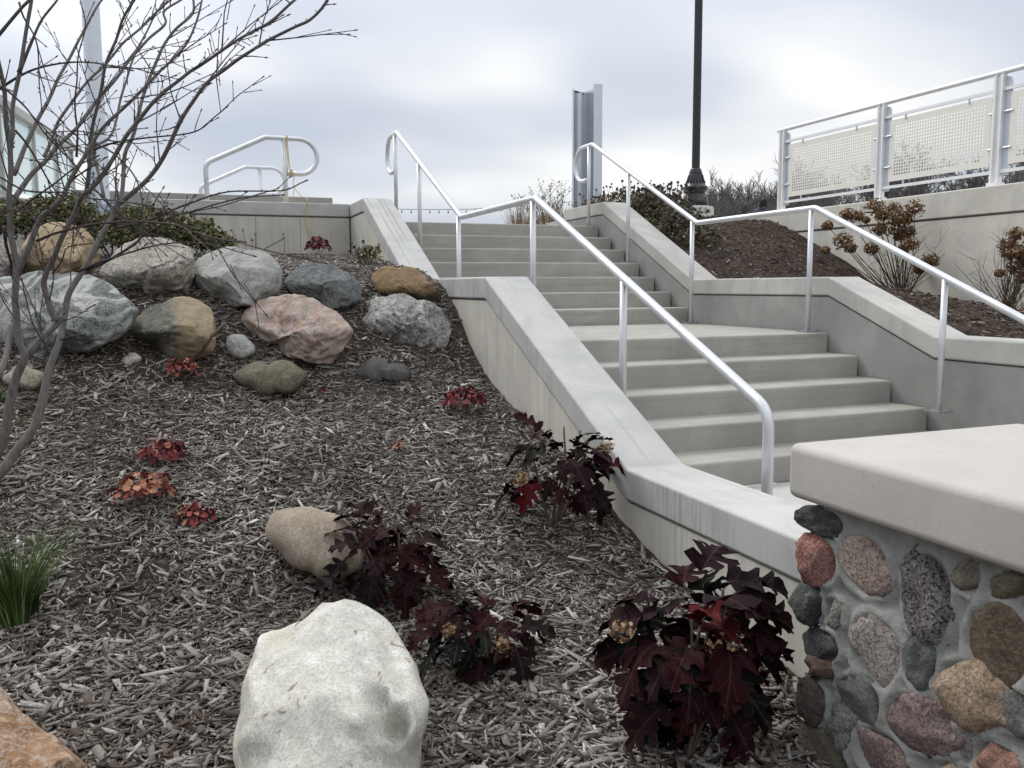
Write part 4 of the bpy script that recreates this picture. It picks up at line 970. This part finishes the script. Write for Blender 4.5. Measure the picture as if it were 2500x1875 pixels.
rr = random.Random(5); b = np.array(wp.location); m = MB(); ms = MB(); mf = MB()
for i in range(9):
    tip = at_depth(rr.uniform(752, 822)*K, rr.uniform(512, 545)*K, depth_of(b)); m.tube(smooth_path([b+np.array([rr.uniform(-.05, .05), 0, -.02]), (b+tip)/2+np.array([rr.uniform(-.03, .03), 0, .02]), tip], 4), .003, 4)
    ms.v_ = None; leaf_cloud(ms, tip, .018, .018, .018, 14, .016, rr, 1, -1)
leaf_cloud(mf, b+np.array([.03, 0, .10]), .13, .1, .10, 130, .03, rr)
m.build('stems', M['stem'], wp)['kind'] = 'stuff'; ms.build('seed_heads', M['seed'], wp)['kind'] = 'stuff'; mf.build('foliage', M['shrub'], wp)
wp2 = thing('dead_stalks', 'thin dead flower stalks standing before the back wall', 'plant', hp(540, 545))
b = np.array(wp2.location); m = MB(); ms = MB()
for (sx, sy, bx_, by_) in ((500, 497, 520, 548), (524, 498, 532, 548), (545, 518, 540, 550), (552, 505, 548, 550), (488, 505, 505, 545), (612, 505, 613, 552)):
    tip = at_depth(sx*K, sy*K, depth_of(b)); bb = at_depth(bx_*K, by_*K, depth_of(b)); m.tube(smooth_path([bb-np.array([0, 0, .05]), (bb+tip)/2+np.array([.01, 0, 0]), tip], 4), .0028, 4); leaf_cloud(ms, tip, .016, .016, .016, 12, .014, rr, 1, -1)
m.build('stems', M['stem'], wp2)['kind'] = 'stuff'; ms.build('seed_heads', M['seed'], wp2)['kind'] = 'stuff'

# grass tuft and small green sprigs
def tuft(name, label, base, n, length, spread, mat, seed, width=.004, lean=0.4, cat='grass'):
    rr = random.Random(seed); th = thing(name, label, cat, base); m = MB(); b = np.array(base)
    for _ in range(n):
        a = rr.uniform(0, 6.283); l = length*rr.uniform(.45, 1.05); r_ = rr.random()*spread; o = np.array([math.cos(a)*r_*.35, math.sin(a)*r_*.35, -.01])
        out_ = np.array([math.cos(a), math.sin(a), 0])*l*lean*rr.uniform(.2, 1.3); side = np.array([-math.sin(a+.5), math.cos(a+.5), 0])*width*rr.uniform(.6, 1.2); i = len(m.v)
        for t_ in (0, .35, .7, 1.0):
            c = b+o+out_*t_**1.7+np.array([0, 0, l*(t_-.22*t_*t_)]); w = side*(1-t_*.95)
            m.v += [tuple(c-w), tuple(c+w)]
        for q in range(3): m.f.append((i+2*q, i+2*q+1, i+2*q+3, i+2*q+2))
    m.build('blades', M[mat], th); return th
gb = hp(40, 1345); tuft('grass_tuft', 'dark green grass tuft at the left edge of the bed', gb, 420, .42, .16, 'grass', 31, .0035, .55)
gb2 = hp(30, 925); tuft('grass_sprig', 'short green sprig behind the shrub trunk', gb2, 60, .07, .10, 'grass', 32, .004, .8, 'plant')
gb3 = hp(-5, 868); tuft('green_sprig', 'bright green sprig half cut by the left edge', gb3, 60, .12, .08, 'grass', 33, .006, .8, 'plant')

# stick leaning on the boulder
st = MB(); sa, sb = hp(405, 800), None; dd = depth_of(sa)
st.tube(smooth_path([at_depth(402*K, 795*K, dd), at_depth(440*K, 745*K, dd-.02), at_depth(485*K, 700*K, dd+.05)], 5), [.016]*8+[.012]*3, 8)
tag(st.build('stick', M['stem'], smooth=True), 'brown broken stick leaning across the half tan boulder', 'stick')

# ------------------------------------------------------------------ bare multi-stem shrub in front
zA = lambda x, y: (x*.3617, y*.3617); zB = lambda x, y: (400+x*.3617, y*.3617); zC = lambda x, y: (x*.4519, 500+y*.4519); c4 = lambda x, y: (x*.5199, 450+y*.5199); c1 = lambda x, y: (x*.3858, y*.3858)
base_pt = hit_left(-60, 1215)
BD = depth_of(base_pt)-0.03
shrub = thing('bare_shrub', 'leafless many-stemmed grey shrub spreading in front of the boulders', 'shrub', base_pt)
STEMS = [ # photo points, start depth, end depth, start radius, end radius
 ([(-60,1190)]+[zC(0,1300),zC(60,1050),zC(92,930),zC(130,825),zC(106,740),zC(86,560),zC(92,420),zC(64,200),zA(72,1420),zA(66,1300),zA(80,1000),zA(97,900),zA(90,720),zA(130,450),zA(200,60),zA(222,-60)], BD, BD-.35, .028, .008),
 ([zA(82,1000),zA(55,880),zA(22,650),zA(0,480),zA(-40,250)], BD-.12, BD-.3, .017, .007),
 ([zC(130,828),zC(165,790),zC(225,715),zC(300,655),zC(345,600)], BD-.02, BD+.02, .018, .016),
 ([(-60,1215)]+[zC(0,1445),zC(80,1340),zC(180,1200),zC(240,1050),zC(266,900),zC(300,770),zC(325,680),zC(345,600),zC(380,480),zC(440,360),zC(500,270),zC(560,150),zC(622,20),zA(815,1330),zA(850,1050),zA(880,950),zA(935,770),zA(1000,560),zA(1080,360),zA(1180,210),zA(1300,100),zB(200,-30)], BD+.05, BD+.5, .030, .007),
 ([zA(806,1370),zA(860,1330),zA(960,1250),zA(1080,1100),zA(1180,900),zA(1244,780),zB(100,850),zB(200,690),zB(300,550),zB(420,460),zB(560,365),zB(700,275),zB(880,185),zB(980,140),zB(1060,70),zB(1110,0),zB(1150,-40)], BD+.1, BD-.5, .014, .006),
 ([zC(300,625),zC(262,530),zC(240,410),zC(300,250),zC(400,60),zA(540,1350),zA(625,1270),zA(700,1180),zA(800,1020),zA(900,860),zA(1000,740),zA(1100,640),zB(0,630),zB(150,500),zB(250,440),zB(370,355),zB(480,280),zB(600,215),zB(720,145),zB(900,-5)], BD, BD-.6, .016, .006),
 ([zC(90,400),zA(260,1500),zA(330,1420),zA(430,1320),zA(500,1180),zA(560,1060),zA(620,960),zA(740,820),zA(900,660),zA(1000,560),zA(1100,460),zB(0,460),zB(130,320),zB(190,200),zB(255,0)], BD-.05, BD-.2, .015, .005),
 ([zA(85,1390),zA(200,1190),zA(310,1080),zA(420,960),zA(510,860),zA(640,700),zA(760,560),zA(880,400),zA(1000,270),zA(1120,160),zB(0,75),zB(120,0),zB(200,-50)], BD+.1, BD+.5, .014, .006),
 ([zA(90,1180),zA(180,960),zA(265,770),zA(350,620),zA(430,450),zA(530,270),zA(600,140),zA(700,-20)], BD+.05, BD+.3, .013, .006),
 ([zA(290,1060),zA(330,980),zA(400,810),zA(520,640),zA(600,540),zA(700,440),zA(820,300),zA(950,190),zA(1080,70),zA(1180,-20)], BD+.2, BD+.4, .010, .006),
 ([zA(585,1290),zA(605,1180),zA(610,1000),zA(640,800),zA(680,600),zA(720,420),zA(780,260),zA(840,110),zA(910,-20)], BD+.1, BD-.3, .012, .006),
 ([zA(690,1330),zA(655,1150),zA(650,1000),zA(730,930),zA(785,790),zA(840,580),zA(900,400),zA(980,240),zA(1040,110),zA(1120,-20)], BD+.2, BD+.6, .010, .005),
 ([zA(-40,260),zA(0,220),zA(100,110),zA(200,-10)], BD-.3, BD-.5, .010, .007),
 ([zA(130,490),zA(220,270),zA(290,130),zA(390,-10)], BD-.3, BD-.2, .009, .005),
 ([zA(140,20),zA(165,120),zA(230,250),zA(260,430),zA(262,600),zA(268,720)], BD-.4, BD-.5, .005, .0025),
 ([zA(0,600),zA(140,510),zA(260,460),zA(440,425),zA(600,420),zA(730,440),zA(880,470)], BD-.2, BD-.4, .007, .003),
 ([zC(190,195),zC(300,155),zC(420,120),zC(600,95),zC(760,90),zC(950,110),c4(900,222),c4(1050,262),c4(1135,270)], BD-.1, BD-.7, .008, .003),
 ([zC(470,350),zC(600,290),zC(730,210),zC(770,165),zC(880,100),c4(800,155),c4(950,112),c4(1150,62),c4(1320,50)], BD-.05, BD-.6, .008, .003),
 ([zC(420,360),zC(560,305),zC(700,255),zC(900,210),zC(1100,210),c4(1190,335)], BD-.05, BD-.5, .007, .0025),
 ([zC(650,120),c1(960,1390),c1(1200,1285),c1(1440,1215),c1(1780,1205),c1(1935,1150)], BD+.1, BD-.3, .007, .003),
 ([zA(640,1010),zA(740,970),c1(820,885),c1(1000,865),c1(1240,835),c1(1350,745),c1(1420,685)], BD+.2, BD-.1, .007, .003),
 ([zA(0,1190),zA(170,1285),zA(450,1300),zA(620,1340),zA(800,1355),zA(1010,1390),zA(1180,1440)], BD-.4, BD-.6, .005, .0025),
 ([zA(30,590),zA(160,720),zA(250,830),zA(420,1020),zA(600,1220),zA(760,1420)], BD-.5, BD-.4, .005, .003),
 ([zA(0,1250),zA(110,1340),zA(200,1430),zA(250,1500)], BD-.2, BD-.2, .006, .004),
 ([zA(100,880),zA(200,1000),zA(360,1250),zA(480,1380),zA(600,1520)], BD-.3, BD-.1, .006, .003),
 ([zA(90,1440),zA(250,1330),zA(400,1220),zA(540,1110),zA(640,1060)], BD+.25, BD+.1, .006, .004),
 ([zA(620,960),zA(760,1030),zA(860,1130),zA(940,1260),zA(965,1380),zA(955,1560),c4(660,260)], BD+.0, BD-.3, .005, .003),
 ([zA(525,1060),zA(515,900),zA(510,760),zA(520,560),zA(535,350),zA(570,150),zA(545,0)], BD+.3, BD+.2, .007, .003),
 ([zC(300,700),zC(260,780),zC(180,640),zC(120,420)], BD-.2, BD-.2, .005, .003),
 ([zC(-10,940),zC(50,750),zC(65,640)], BD-.2, BD-.05, .018, .012),
 ([zC(10,120),zC(40,250),zC(70,385)], BD-.3, BD-.1, .008, .007),
 ([zC(330,730),zC(390,710),zC(455,700)], BD-.02, BD-.15, .006, .003),
 ([zC(280,370),zC(340,300),zC(370,230),zC(480,210)], BD+.1, BD, .005, .003),
]
twigs = MB(); buds = MB(); rr = random.Random(99)
def bud(m, p, d, s):
    d = d/np.linalg.norm(d); m.tube([p, p+d*s*.35, p+d*s*.7, p+d*s], [s*.06, s*.15, s*.11, s*.01], 5, cap=False)
for pts, d0, d1, r0, r1 in STEMS:
    n = len(pts); seg = [0.0]
    for a, b in zip(pts[:-1], pts[1:]): seg.append(seg[-1]+math.hypot(b[0]-a[0], b[1]-a[1]))
    P3 = [at_depth(x, y, d0+(d1-d0)*s/seg[-1]) for (x, y), s in zip(pts, seg)]
    path = smooth_path(P3, 5); mm = len(path); sgn = rr.uniform(0, 9)
    path = [p+np.array([noise.noise(Vector(p)*7+Vector((sgn, 0, 0))), noise.noise(Vector(p)*7+Vector((0, sgn, 3))), 0])*0.010 for p in path]
    rad = [0.88*(r0+(r1*.85-r0)*(i/(mm-1))**0.55)*(1+.10*noise.noise(Vector(path[i])*22)) for i in range(mm)]
    m = MB(); m.tube(path, rad, 10 if r0 > .012 else 7); m.build('stem', M['bark'] if r0 > .0095 else M['twig'], shrub, smooth=True)
    # side twigs with buds
    if r0 < .032:
        for i in range(4, mm-1):
            if rad[i] > .0135: continue
            if rr.random() < (0.22 if r0 > .0095 else 0.20):
                p = path[i]; t_ = path[min(i+1, mm-1)]-path[i-1]; t_ = t_/np.linalg.norm(t_)
                dv = t_*rr.uniform(.4, 1.0)+RT*rr.uniform(-.8, .8)+UP*rr.uniform(-.5, .7)+FW*rr.uniform(-.4, .4); dv /= np.linalg.norm(dv)
                l = rr.choice((.03, .05, .08, .13, .2)) if rr.random() < .8 else .3
                q1 = p+dv*l*.5+UP*rr.uniform(-.01, .01); q2 = p+dv*l+t_*l*.15
                twigs.tube([p, q1, q2], [min(.003, rad[i]*.6), .0022, .0014], 4, cap=False); bud(buds, q2, q2-q1, .020)
                if l > .1:
                    for f_ in (.35, .6, .8):
                        qq = p+(q2-p)*f_; e_ = dv+RT*rr.uniform(-.9, .9)+UP*rr.uniform(-.6, .6); e_ /= np.linalg.norm(e_); l2 = l*rr.uniform(.15, .4)
                        twigs.tube([qq, qq+e_*l2], [.0018, .0012], 4, cap=False); bud(buds, qq+e_*l2, e_, .016)
            elif rr.random() < .5:
                bud(buds, path[i]+RT*rad[i]*rr.choice((-1, 1)), RT*rr.choice((-.6, .6))+UP*.6, .012)
    bud(buds, path[-1], path[-1]-path[-2], .025)
o = twigs.build('twigs', M['twig'], shrub); o['kind'] = 'stuff'
o = buds.build('buds', M['twig'], shrub); o['kind'] = 'stuff'

# ------------------------------------------------------------------ right bed: dried hydrangeas
def dried_hydrangea(label, base, heads, depthf, seed):
    rr = random.Random(seed); b = np.array(base); th = thing('dried_hydrangea', label, 'shrub', b, 'dried hydrangeas before the ramp wall')
    for i, (x, y, r_) in enumerate(heads):
        d = depthf+rr.uniform(-.25, .12); c = at_depth(x*K, y*K, d); rw = 1.22*r_*K*d/F_PX
        m = MB(); mid = (b+c)/2+np.array([rr.uniform(-.05, .05), rr.uniform(-.05, .05), .0])
        m.tube(smooth_path([b+np.array([rr.uniform(-.06, .06), rr.uniform(-.06, .06), -.03]), mid, c], 5), [.0065-.0003*k for k in range(11)], 5); m.build('stem', M['stem'], th, smooth=True)
        petal_cluster('flower_head', M['petal'], th, c, rw, 190, seed*50+i, .022, .85)
    m = MB()
    for _ in range(46):
        q = b+np.array([rr.gauss(0, .22), rr.gauss(0, .16), rr.uniform(.15, .75)]); mid = (b+q)/2+np.array([rr.gauss(0, .04), rr.gauss(0, .04), 0]); m.tube([b+np.array([rr.gauss(0, .05), rr.gauss(0, .05), -.02]), mid, q], [.004, .003, .0015], 4, cap=False)
        for __ in range(2):
            e_ = mid+(q-mid)*rr.random(); m.tube([e_, e_+np.array([rr.gauss(0, .09), rr.gauss(0, .09), rr.uniform(.02, .15)])], [.002, .001], 4, cap=False)
    o = m.build('bare_twigs', M['stem'], th); o['kind'] = 'stuff'
hb = (2.28, 1.55, float(ground_right(2.28, 1.55)))
dh = depth_of(on_x(1900*K, 600*K, 2.28))
dried_hydrangea('dried brown hydrangea with a dozen flower heads, left one against the ramp wall', hb, [(1888,447,22),(1905,465,16),(1930,452,18),(1940,470,18),(1975,450,20),(1955,475,14),(1830,463,14),(1850,467,14),(1930,492,22),(1900,495,14),(1960,500,16),(1945,510,12),(1965,527,18),(1950,540,12),(1822,520,20),(1838,535,12),(1883,538,15),(1787,487,11),(1783,540,9),(1990,575,16),(2010,563,16),(1870,475,8),(1985,583,10)], depth_of(hb), 41)
hb2 = (2.25, 0.30, float(ground_right(2.25, 0.30)))
dried_hydrangea('dried brown hydrangea cut by the right edge before the ramp wall', hb2, [(2195,505,16),(2175,530,18),(2205,545,16),(2180,550,12),(2195,575,18),(2215,560,16),(2160,590,9),(2210,600,14),(2230,530,20)], depth_of(hb2), 42)

# ------------------------------------------------------------------ dead coneflowers and tall plants at the top of the right wall
def coneflowers(label, cx, cy, rx, ry, n, hgt, seed, leaf=170, mat='brown_foliage'):
    rr = random.Random(seed); zf = lambda x, y: max(float(ground_right(x, y)), 1.05 if y > 4.8 else -9)
    th = thing('coneflower_clump', label, 'plant', (cx, cy, zf(cx, cy)), 'dead coneflowers beside the steps'); ms = MB(); mh = MB(); mf = MB()
    for _ in range(n):
        x, y = cx+rr.gauss(0, rx*.55), cy+rr.gauss(0, ry*.55); x = max(x, .33); z = zf(x, y); h_ = hgt*rr.uniform(.6, 1.1)
        tip = (x+rr.gauss(0, .07), y+rr.gauss(0, .07), z+h_); ms.tube([(x, y, z-.02), ((x+tip[0])/2+rr.gauss(0, .02), (y+tip[1])/2, z+h_*.5), tip], [.004, .003, .002], 4, cap=False)
        i = len(mh.v); s = rr.uniform(.010, .019)
        mh.lathe([(s*.3, -s*.6), (s*1.05, -s*.1), (s*.9, s*.6), (s*.3, s*1.2)], 6, tip)
        for __ in range(5):
            a = rr.uniform(0, 6.28); q = np.array(tip)+np.array([math.cos(a)*s*1.3, math.sin(a)*s*1.3, rr.uniform(-.5, 1)*s]); w = .004; k = len(mh.v); mh.v += [tuple(q), tuple(q+np.array([w, w, 0])), tuple(q+np.array([math.cos(a)*.008, math.sin(a)*.008, .006]))]; mh.f.append((k, k+1, k+2))
    for _ in range(leaf):
        x, y = max(cx+rr.gauss(0, rx*.6), .34), cy+rr.gauss(0, ry*.6); leaf_cloud(mf, (x, y, zf(x, y)+rr.uniform(.0, hgt*.75)), .07, .07, .06, 8, .028, rr, 1.9, -1)
    for o in (ms.build('stems', M['stem'], th), mh.build('seed_heads', M['seed'], th), mf.build('foliage', M[mat], th)): o['kind'] = 'stuff'
coneflowers('dead coneflower clump right behind the top of the far side wall', .75, 4.2, .45, .5, 150, .36, 51)
coneflowers('dense dead coneflower clump in front of the lamp footing', 0.72, 3.75, .30, .40, 150, .30, 52, 260)
coneflowers('pale dead coneflower clump between the steel column and the wall top', .55, 4.85, .3, .35, 90, .30, 53)
coneflowers('dark coneflower clump hanging over the slope of the far side wall', .62, 3.1, .24, .36, 100, .28, 54, 230)
d_ = ray(1716, 571)
fc = next(CAM+d_*q for q in np.arange(5, 16, .01) if (CAM+d_*q)[0] > .3 and (CAM+d_*q)[2] < float(ground_right((CAM+d_*q)[0], (CAM+d_*q)[1]))+.05)
petal_cluster('orange_flower', island_mat('orange_petal', [(0, (.45, .13, .02)), (1, (.65, .28, .05))]), None, fc, .03, 40, 3, .016)
of = [o for o in COL.objects if o.name.startswith('orange_flower')][0]; tag(of, 'single faded orange flower below the coneflowers on the mulch slope', 'flower')

tp = thing('willowy_shrub', 'tall grey-green shrub with narrow leaves beyond the top step', 'shrub', tuple(np.append(at_depth(1165*K, 500*K, 12.4)[:2], 1.05))); b = np.array(tp.location)
rr = random.Random(61); ms = MB(); mf = MB(); db = depth_of(b)
for _ in range(34):
    tx, ty = rr.uniform(1105, 1238), rr.uniform(388, 455)
    if tx < 1140: ty = max(ty, 425)
    tip = at_depth(tx*K, ty*K, db+rr.uniform(-.3, .3)); g = b+np.array([rr.uniform(-.45, .45), rr.uniform(-.2, .2), 0]); pts = smooth_path([g, (g+tip)/2+np.array([0, 0, .05]), tip], 8); ms.tube(pts, [.005-.0002*i for i in range(len(pts))], 4, cap=False)
    for i in range(5, len(pts)):
        for __ in range(3):
            p = pts[i]; a = rr.uniform(0, 6.28); dv = np.array([math.cos(a), math.sin(a), rr.uniform(-.1, .9)]); dv /= np.linalg.norm(dv); l = rr.uniform(.04, .085); s = np.cross(dv, [0, 0, 1]); s = s/np.linalg.norm(s)*l*.11; k = len(mf.v)
            mf.v += [tuple(p), tuple(p+dv*l*.45+s), tuple(p+dv*l), tuple(p+dv*l*.45-s)]; mf.f.append((k, k+1, k+2, k+3))
ms.build('stems', M['stem'], tp); mf.build('leaves', M['willow_leaf'], tp)
g1 = at_depth(1120*K, 500*K, 12.0); tuft('dry_grass_clump', 'dry tan grass clump at the left of the willowy shrub', (g1[0], g1[1], 1.06), 150, .66, .5, 'dry_grass', 71, .006, .3)
g2 = at_depth(1195*K, 500*K, 11.6); tuft('brown_grass_clump', 'reddish brown grass clump under the willowy shrub beyond the top step', (g2[0], g2[1], 1.06), 330, .62, .7, 'dry_grass', 72, .006, .38)

# ------------------------------------------------------------------ string of lights in the distance
sl = thing('string_lights', 'string of small bulbs sagging in the distance behind the steps', 'string lights', on_y(980, 505, 14))
pa, pb = on_y(800, 503, 14), on_y(1420, 490, 14); pts = [pa+(pb-pa)*t_+np.array([0, 0, -.14*math.sin(math.pi*t_)]) for t_ in np.linspace(0, 1, 30)]
m = MB(); m.tube(pts, .006, 4); m.build('cord', M['cord'], sl)
for t_ in np.linspace(.02, .98, 28):
    p = pa+(pb-pa)*t_+np.array([0, 0, -.14*math.sin(math.pi*t_)]); m = MB(); m.lathe([(.008, -.0), (.010, -.03), (.022, -.055), (.02, -.075), (.004, -.09)], 8, p); m.build('bulb', M['bulb'], sl)
for p, nm in ((pa, 0), (pb, 1)):
    m = MB(); m.tube([(p[0], p[1], 1.05), (p[0], p[1], p[2]+.05)], .03, 8); m.build('pole', M['cord'], sl)

# ------------------------------------------------------------------ bare trees beyond
def bare_tree(seed, height, spread=1.0, levels=6):
    rr = random.Random(seed); tr = MB(); cr_ = MB()
    def grow(p, d, l, r_, lv):
        m = tr if lv == 0 else cr_; n = 3; pts = [p]; rad = [r_]; q = p; dd = d
        for i in range(n):
            dd = dd+np.array([rr.gauss(0, .13), rr.gauss(0, .13), rr.gauss(0, .08)+.04]); dd /= np.linalg.norm(dd); q = q+dd*l/n; pts.append(q); rad.append(r_*(1-.42*(i+1)/n))
        m.tube(pts, rad, 7 if lv == 0 else 5 if lv < 3 else 3, cap=False)
        if lv >= levels: return
        k = (5 if lv == 0 else 3)
        for j in range(k+ (1 if rr.random() < .5 else 0)):
            a = rr.uniform(0, 6.283); t_ = rr.uniform(.35, 1.0) if j else 1.0; s = pts[0]+(pts[-1]-pts[0])*t_; an = rr.uniform(.3, .85)*spread
            u = np.cross(dd, [math.cos(a), math.sin(a), .3]); u /= np.linalg.norm(u)+1e-9; nd = dd*math.cos(an)+u*math.sin(an); nd[2] += .12
            nd /= np.linalg.norm(nd); grow(s, nd, l*rr.uniform(.58, .84), max(rad[-1]*rr.uniform(.5, .8), .015), lv+1)
    grow(np.zeros(3), np.array([0, 0, 1.0]), height*.24, height*.021, 0)
    return tr.mesh('trunk', M['hazed_bark'], True), cr_.mesh('crown', M['hazed_bark'])
TREES = [bare_tree(s, 10, sp) for s, sp in ((3, 1.0), (8, 1.1), (15, .95))]
kinds = ['grey bare tree, the leftmost beyond the lamp post', 'small bare tree second from the lamp post', 'broad bare tree third from the lamp post', 'bare tree just left of the fence end', 'dark bare tree seen through the first fence panel', 'bare tree behind the gap between the first two fence panels', 'tall bare tree behind the middle of the second fence panel', 'bare tree behind the right part of the second fence panel', 'bare tree behind the third fence panel', 'dense bare tree directly behind the first fence post', 'low bare thicket tree behind the person', 'bare tree at the far right beyond the third panel']
spots = [(1540,75,382,0),(1592,68,366,1),(1630,62,380,2),(1676,52,336,0),(1790,58,352,1),(1885,60,330,2),(1965,64,300,0),(2065,56,318,1),(2195,52,280,2),(1735,66,366,1),(1660,90,400,0),(2270,60,290,1)]
for i, (px_, d_, yt_, kk) in enumerate(spots):
    p = at_depth(px_*K, 600, d_); zt = float(at_depth(px_*K, yt_*K, d_)[2]); th = thing('bare_tree', kinds[i], 'tree', (p[0], p[1], 1.0), 'bare trees beyond the plaza')
    hm = max(v.co.z for v in TREES[kk][1].vertices); s = (zt-1.0)/hm; ang = i*1.7
    for nm, me in zip(('trunk', 'crown'), TREES[kk]):
        o = bpy.data.objects.new(nm, me); COL.objects.link(o); o.parent = th
    th.rotation_euler = (0, 0, ang); th.scale = (s*1.1, s*1.1, s)
# low brushwood behind the trees
rr = random.Random(5); m = MB()
for _ in range(70):
    px_ = rr.uniform(1500, 2300); d_ = rr.uniform(60, 95); p = at_depth(px_*K, 600, d_); p[2] = 1.0; h_ = rr.uniform(1.2, 3.4); q = p+np.array([rr.gauss(0, .7), rr.gauss(0, .7), h_]); m.tube([p, (p+q)/2+np.array([rr.gauss(0, .2), 0, 0]), q], [.03, .022, .01], 3, cap=False)
    for __ in range(4):
        e_ = p+(q-p)*rr.uniform(.3, 1); m.tube([e_, e_+np.array([rr.gauss(0, .6), rr.gauss(0, .6), rr.uniform(.2, 1.0)])], [.02, .008], 3, cap=False)
tag(m.build('brushwood', M['hazed_bark']), 'far belt of leafless brushwood under the bare trees', 'brushwood', kind='stuff')

# ------------------------------------------------------------------ person far behind the slope
pp = at_depth(1646*K, 600, 24.0); gz = 1.052; hd = float(at_depth(1646*K, 433*K, 24.0)[2])
per = thing('person', 'person in dark beanie and dark purple patterned jacket walking beyond the slope', 'person', (pp[0], pp[1], gz))
hs = (hd-gz)/1.72
def skinned(name, chain, mat, parent, sub=1):
    me = bpy.data.meshes.new(name); V = [c[0] for c in chain['v']]; me.from_pydata([tuple(np.array(v)*hs+np.array([pp[0], pp[1], gz])) for v in V], chain['e'], [])
    me.materials.append(mat); o = link(name, me, parent); me.skin_vertices or o.modifiers.new('skin', 'SKIN')
    if not any(x.type == 'SKIN' for x in o.modifiers): o.modifiers.new('skin', 'SKIN')
    for i, c in enumerate(chain['v']): me.skin_vertices[0].data[i].radius = (c[1]*hs, c[2]*hs)
    me.skin_vertices[0].data[0].use_root = True
    s = o.modifiers.new('sub', 'SUBSURF'); s.levels = sub; s.render_levels = sub
    for x in o.modifiers:
        if x.type == 'SKIN': x.use_smooth_shade = True
    return o
t = NT('skin'); M['skin'] = t.done((.45, .28, .2), .6)
t = NT('purple_jacket'); c = t.ramp(t.noise(14, 3), [(.4, (.018, .014, .03)), (.5, (.05, .035, .075)), (.62, (.10, .07, .09))]); M['jacket'] = t.done(c, .8)
t = NT('black_knit'); M['knit'] = t.done((.012, .012, .014), .9)
body = {'v': [((0, 0, .92), .15, .12), ((0, 0, 1.15), .16, .12), ((0, 0, 1.36), .18, .11), ((0, 0, 1.46), .07, .07), ((0, 0, 1.54), .065, .07), ((0, .01, 1.63), .085, .095), ((0, 0, 1.70), .05, .06),
              ((.19, 0, 1.37), .065, .065), ((.25, -.02, 1.10), .05, .05), ((.24, .06, .86), .035, .035), ((-.19, 0, 1.37), .065, .065), ((-.25, .02, 1.10), .05, .05), ((-.24, .10, .86), .035, .035),
              ((.10, 0, .86), .10, .10), ((.11, -.04, .48), .065, .065), ((.11, .02, .08), .045, .045), ((.11, -.13, .03), .04, .03), ((-.10, 0, .86), .10, .10), ((-.11, .05, .48), .065, .065), ((-.11, .10, .08), .045, .045), ((-.11, -.04, .03), .04, .03)],
        'e': [(0, 1), (1, 2), (2, 3), (3, 4), (4, 5), (5, 6), (2, 7), (7, 8), (8, 9), (2, 10), (10, 11), (11, 12), (0, 13), (13, 14), (14, 15), (15, 16), (0, 17), (17, 18), (18, 19), (19, 20)]}
skinned('body', body, M['skin'], per, 2)
jk = {'v': [((0, 0, .86), .185, .15), ((0, 0, 1.15), .19, .145), ((0, 0, 1.37), .20, .13), ((0, 0, 1.55), .115, .115), ((.20, 0, 1.37), .085, .085), ((.26, -.02, 1.10), .068, .068), ((.25, .05, .90), .055, .055), ((-.20, 0, 1.37), .085, .085), ((-.26, .02, 1.10), .068, .068), ((-.25, .09, .90), .055, .055)],
      'e': [(0, 1), (1, 2), (2, 3), (2, 4), (4, 5), (5, 6), (2, 7), (7, 8), (8, 9)]}
skinned('jacket', jk, M['jacket'], per, 2)
m = MB(); m.lathe([(.108, 1.52), (.115, 1.58), (.116, 1.64), (.108, 1.69), (.08, 1.735), (.03, 1.755)], 16); m.v = [tuple(np.array(v)*hs+np.array([pp[0], pp[1], gz])) for v in m.v]; m.build('beanie', M['knit'], per, smooth=True)
m = MB()
for s in (-1, 1):
    x = .11*s; yo = -.03 if s > 0 else .06
    m.tube([(x*.95, 0, .90), (x, yo*.8, .48), (x, yo+.05, .09)], [.115, .085, .07], 12)
m.v = [tuple(np.array(v)*hs+np.array([pp[0], pp[1], gz])) for v in m.v]; m.build('trousers', M['knit'], per, smooth=True)
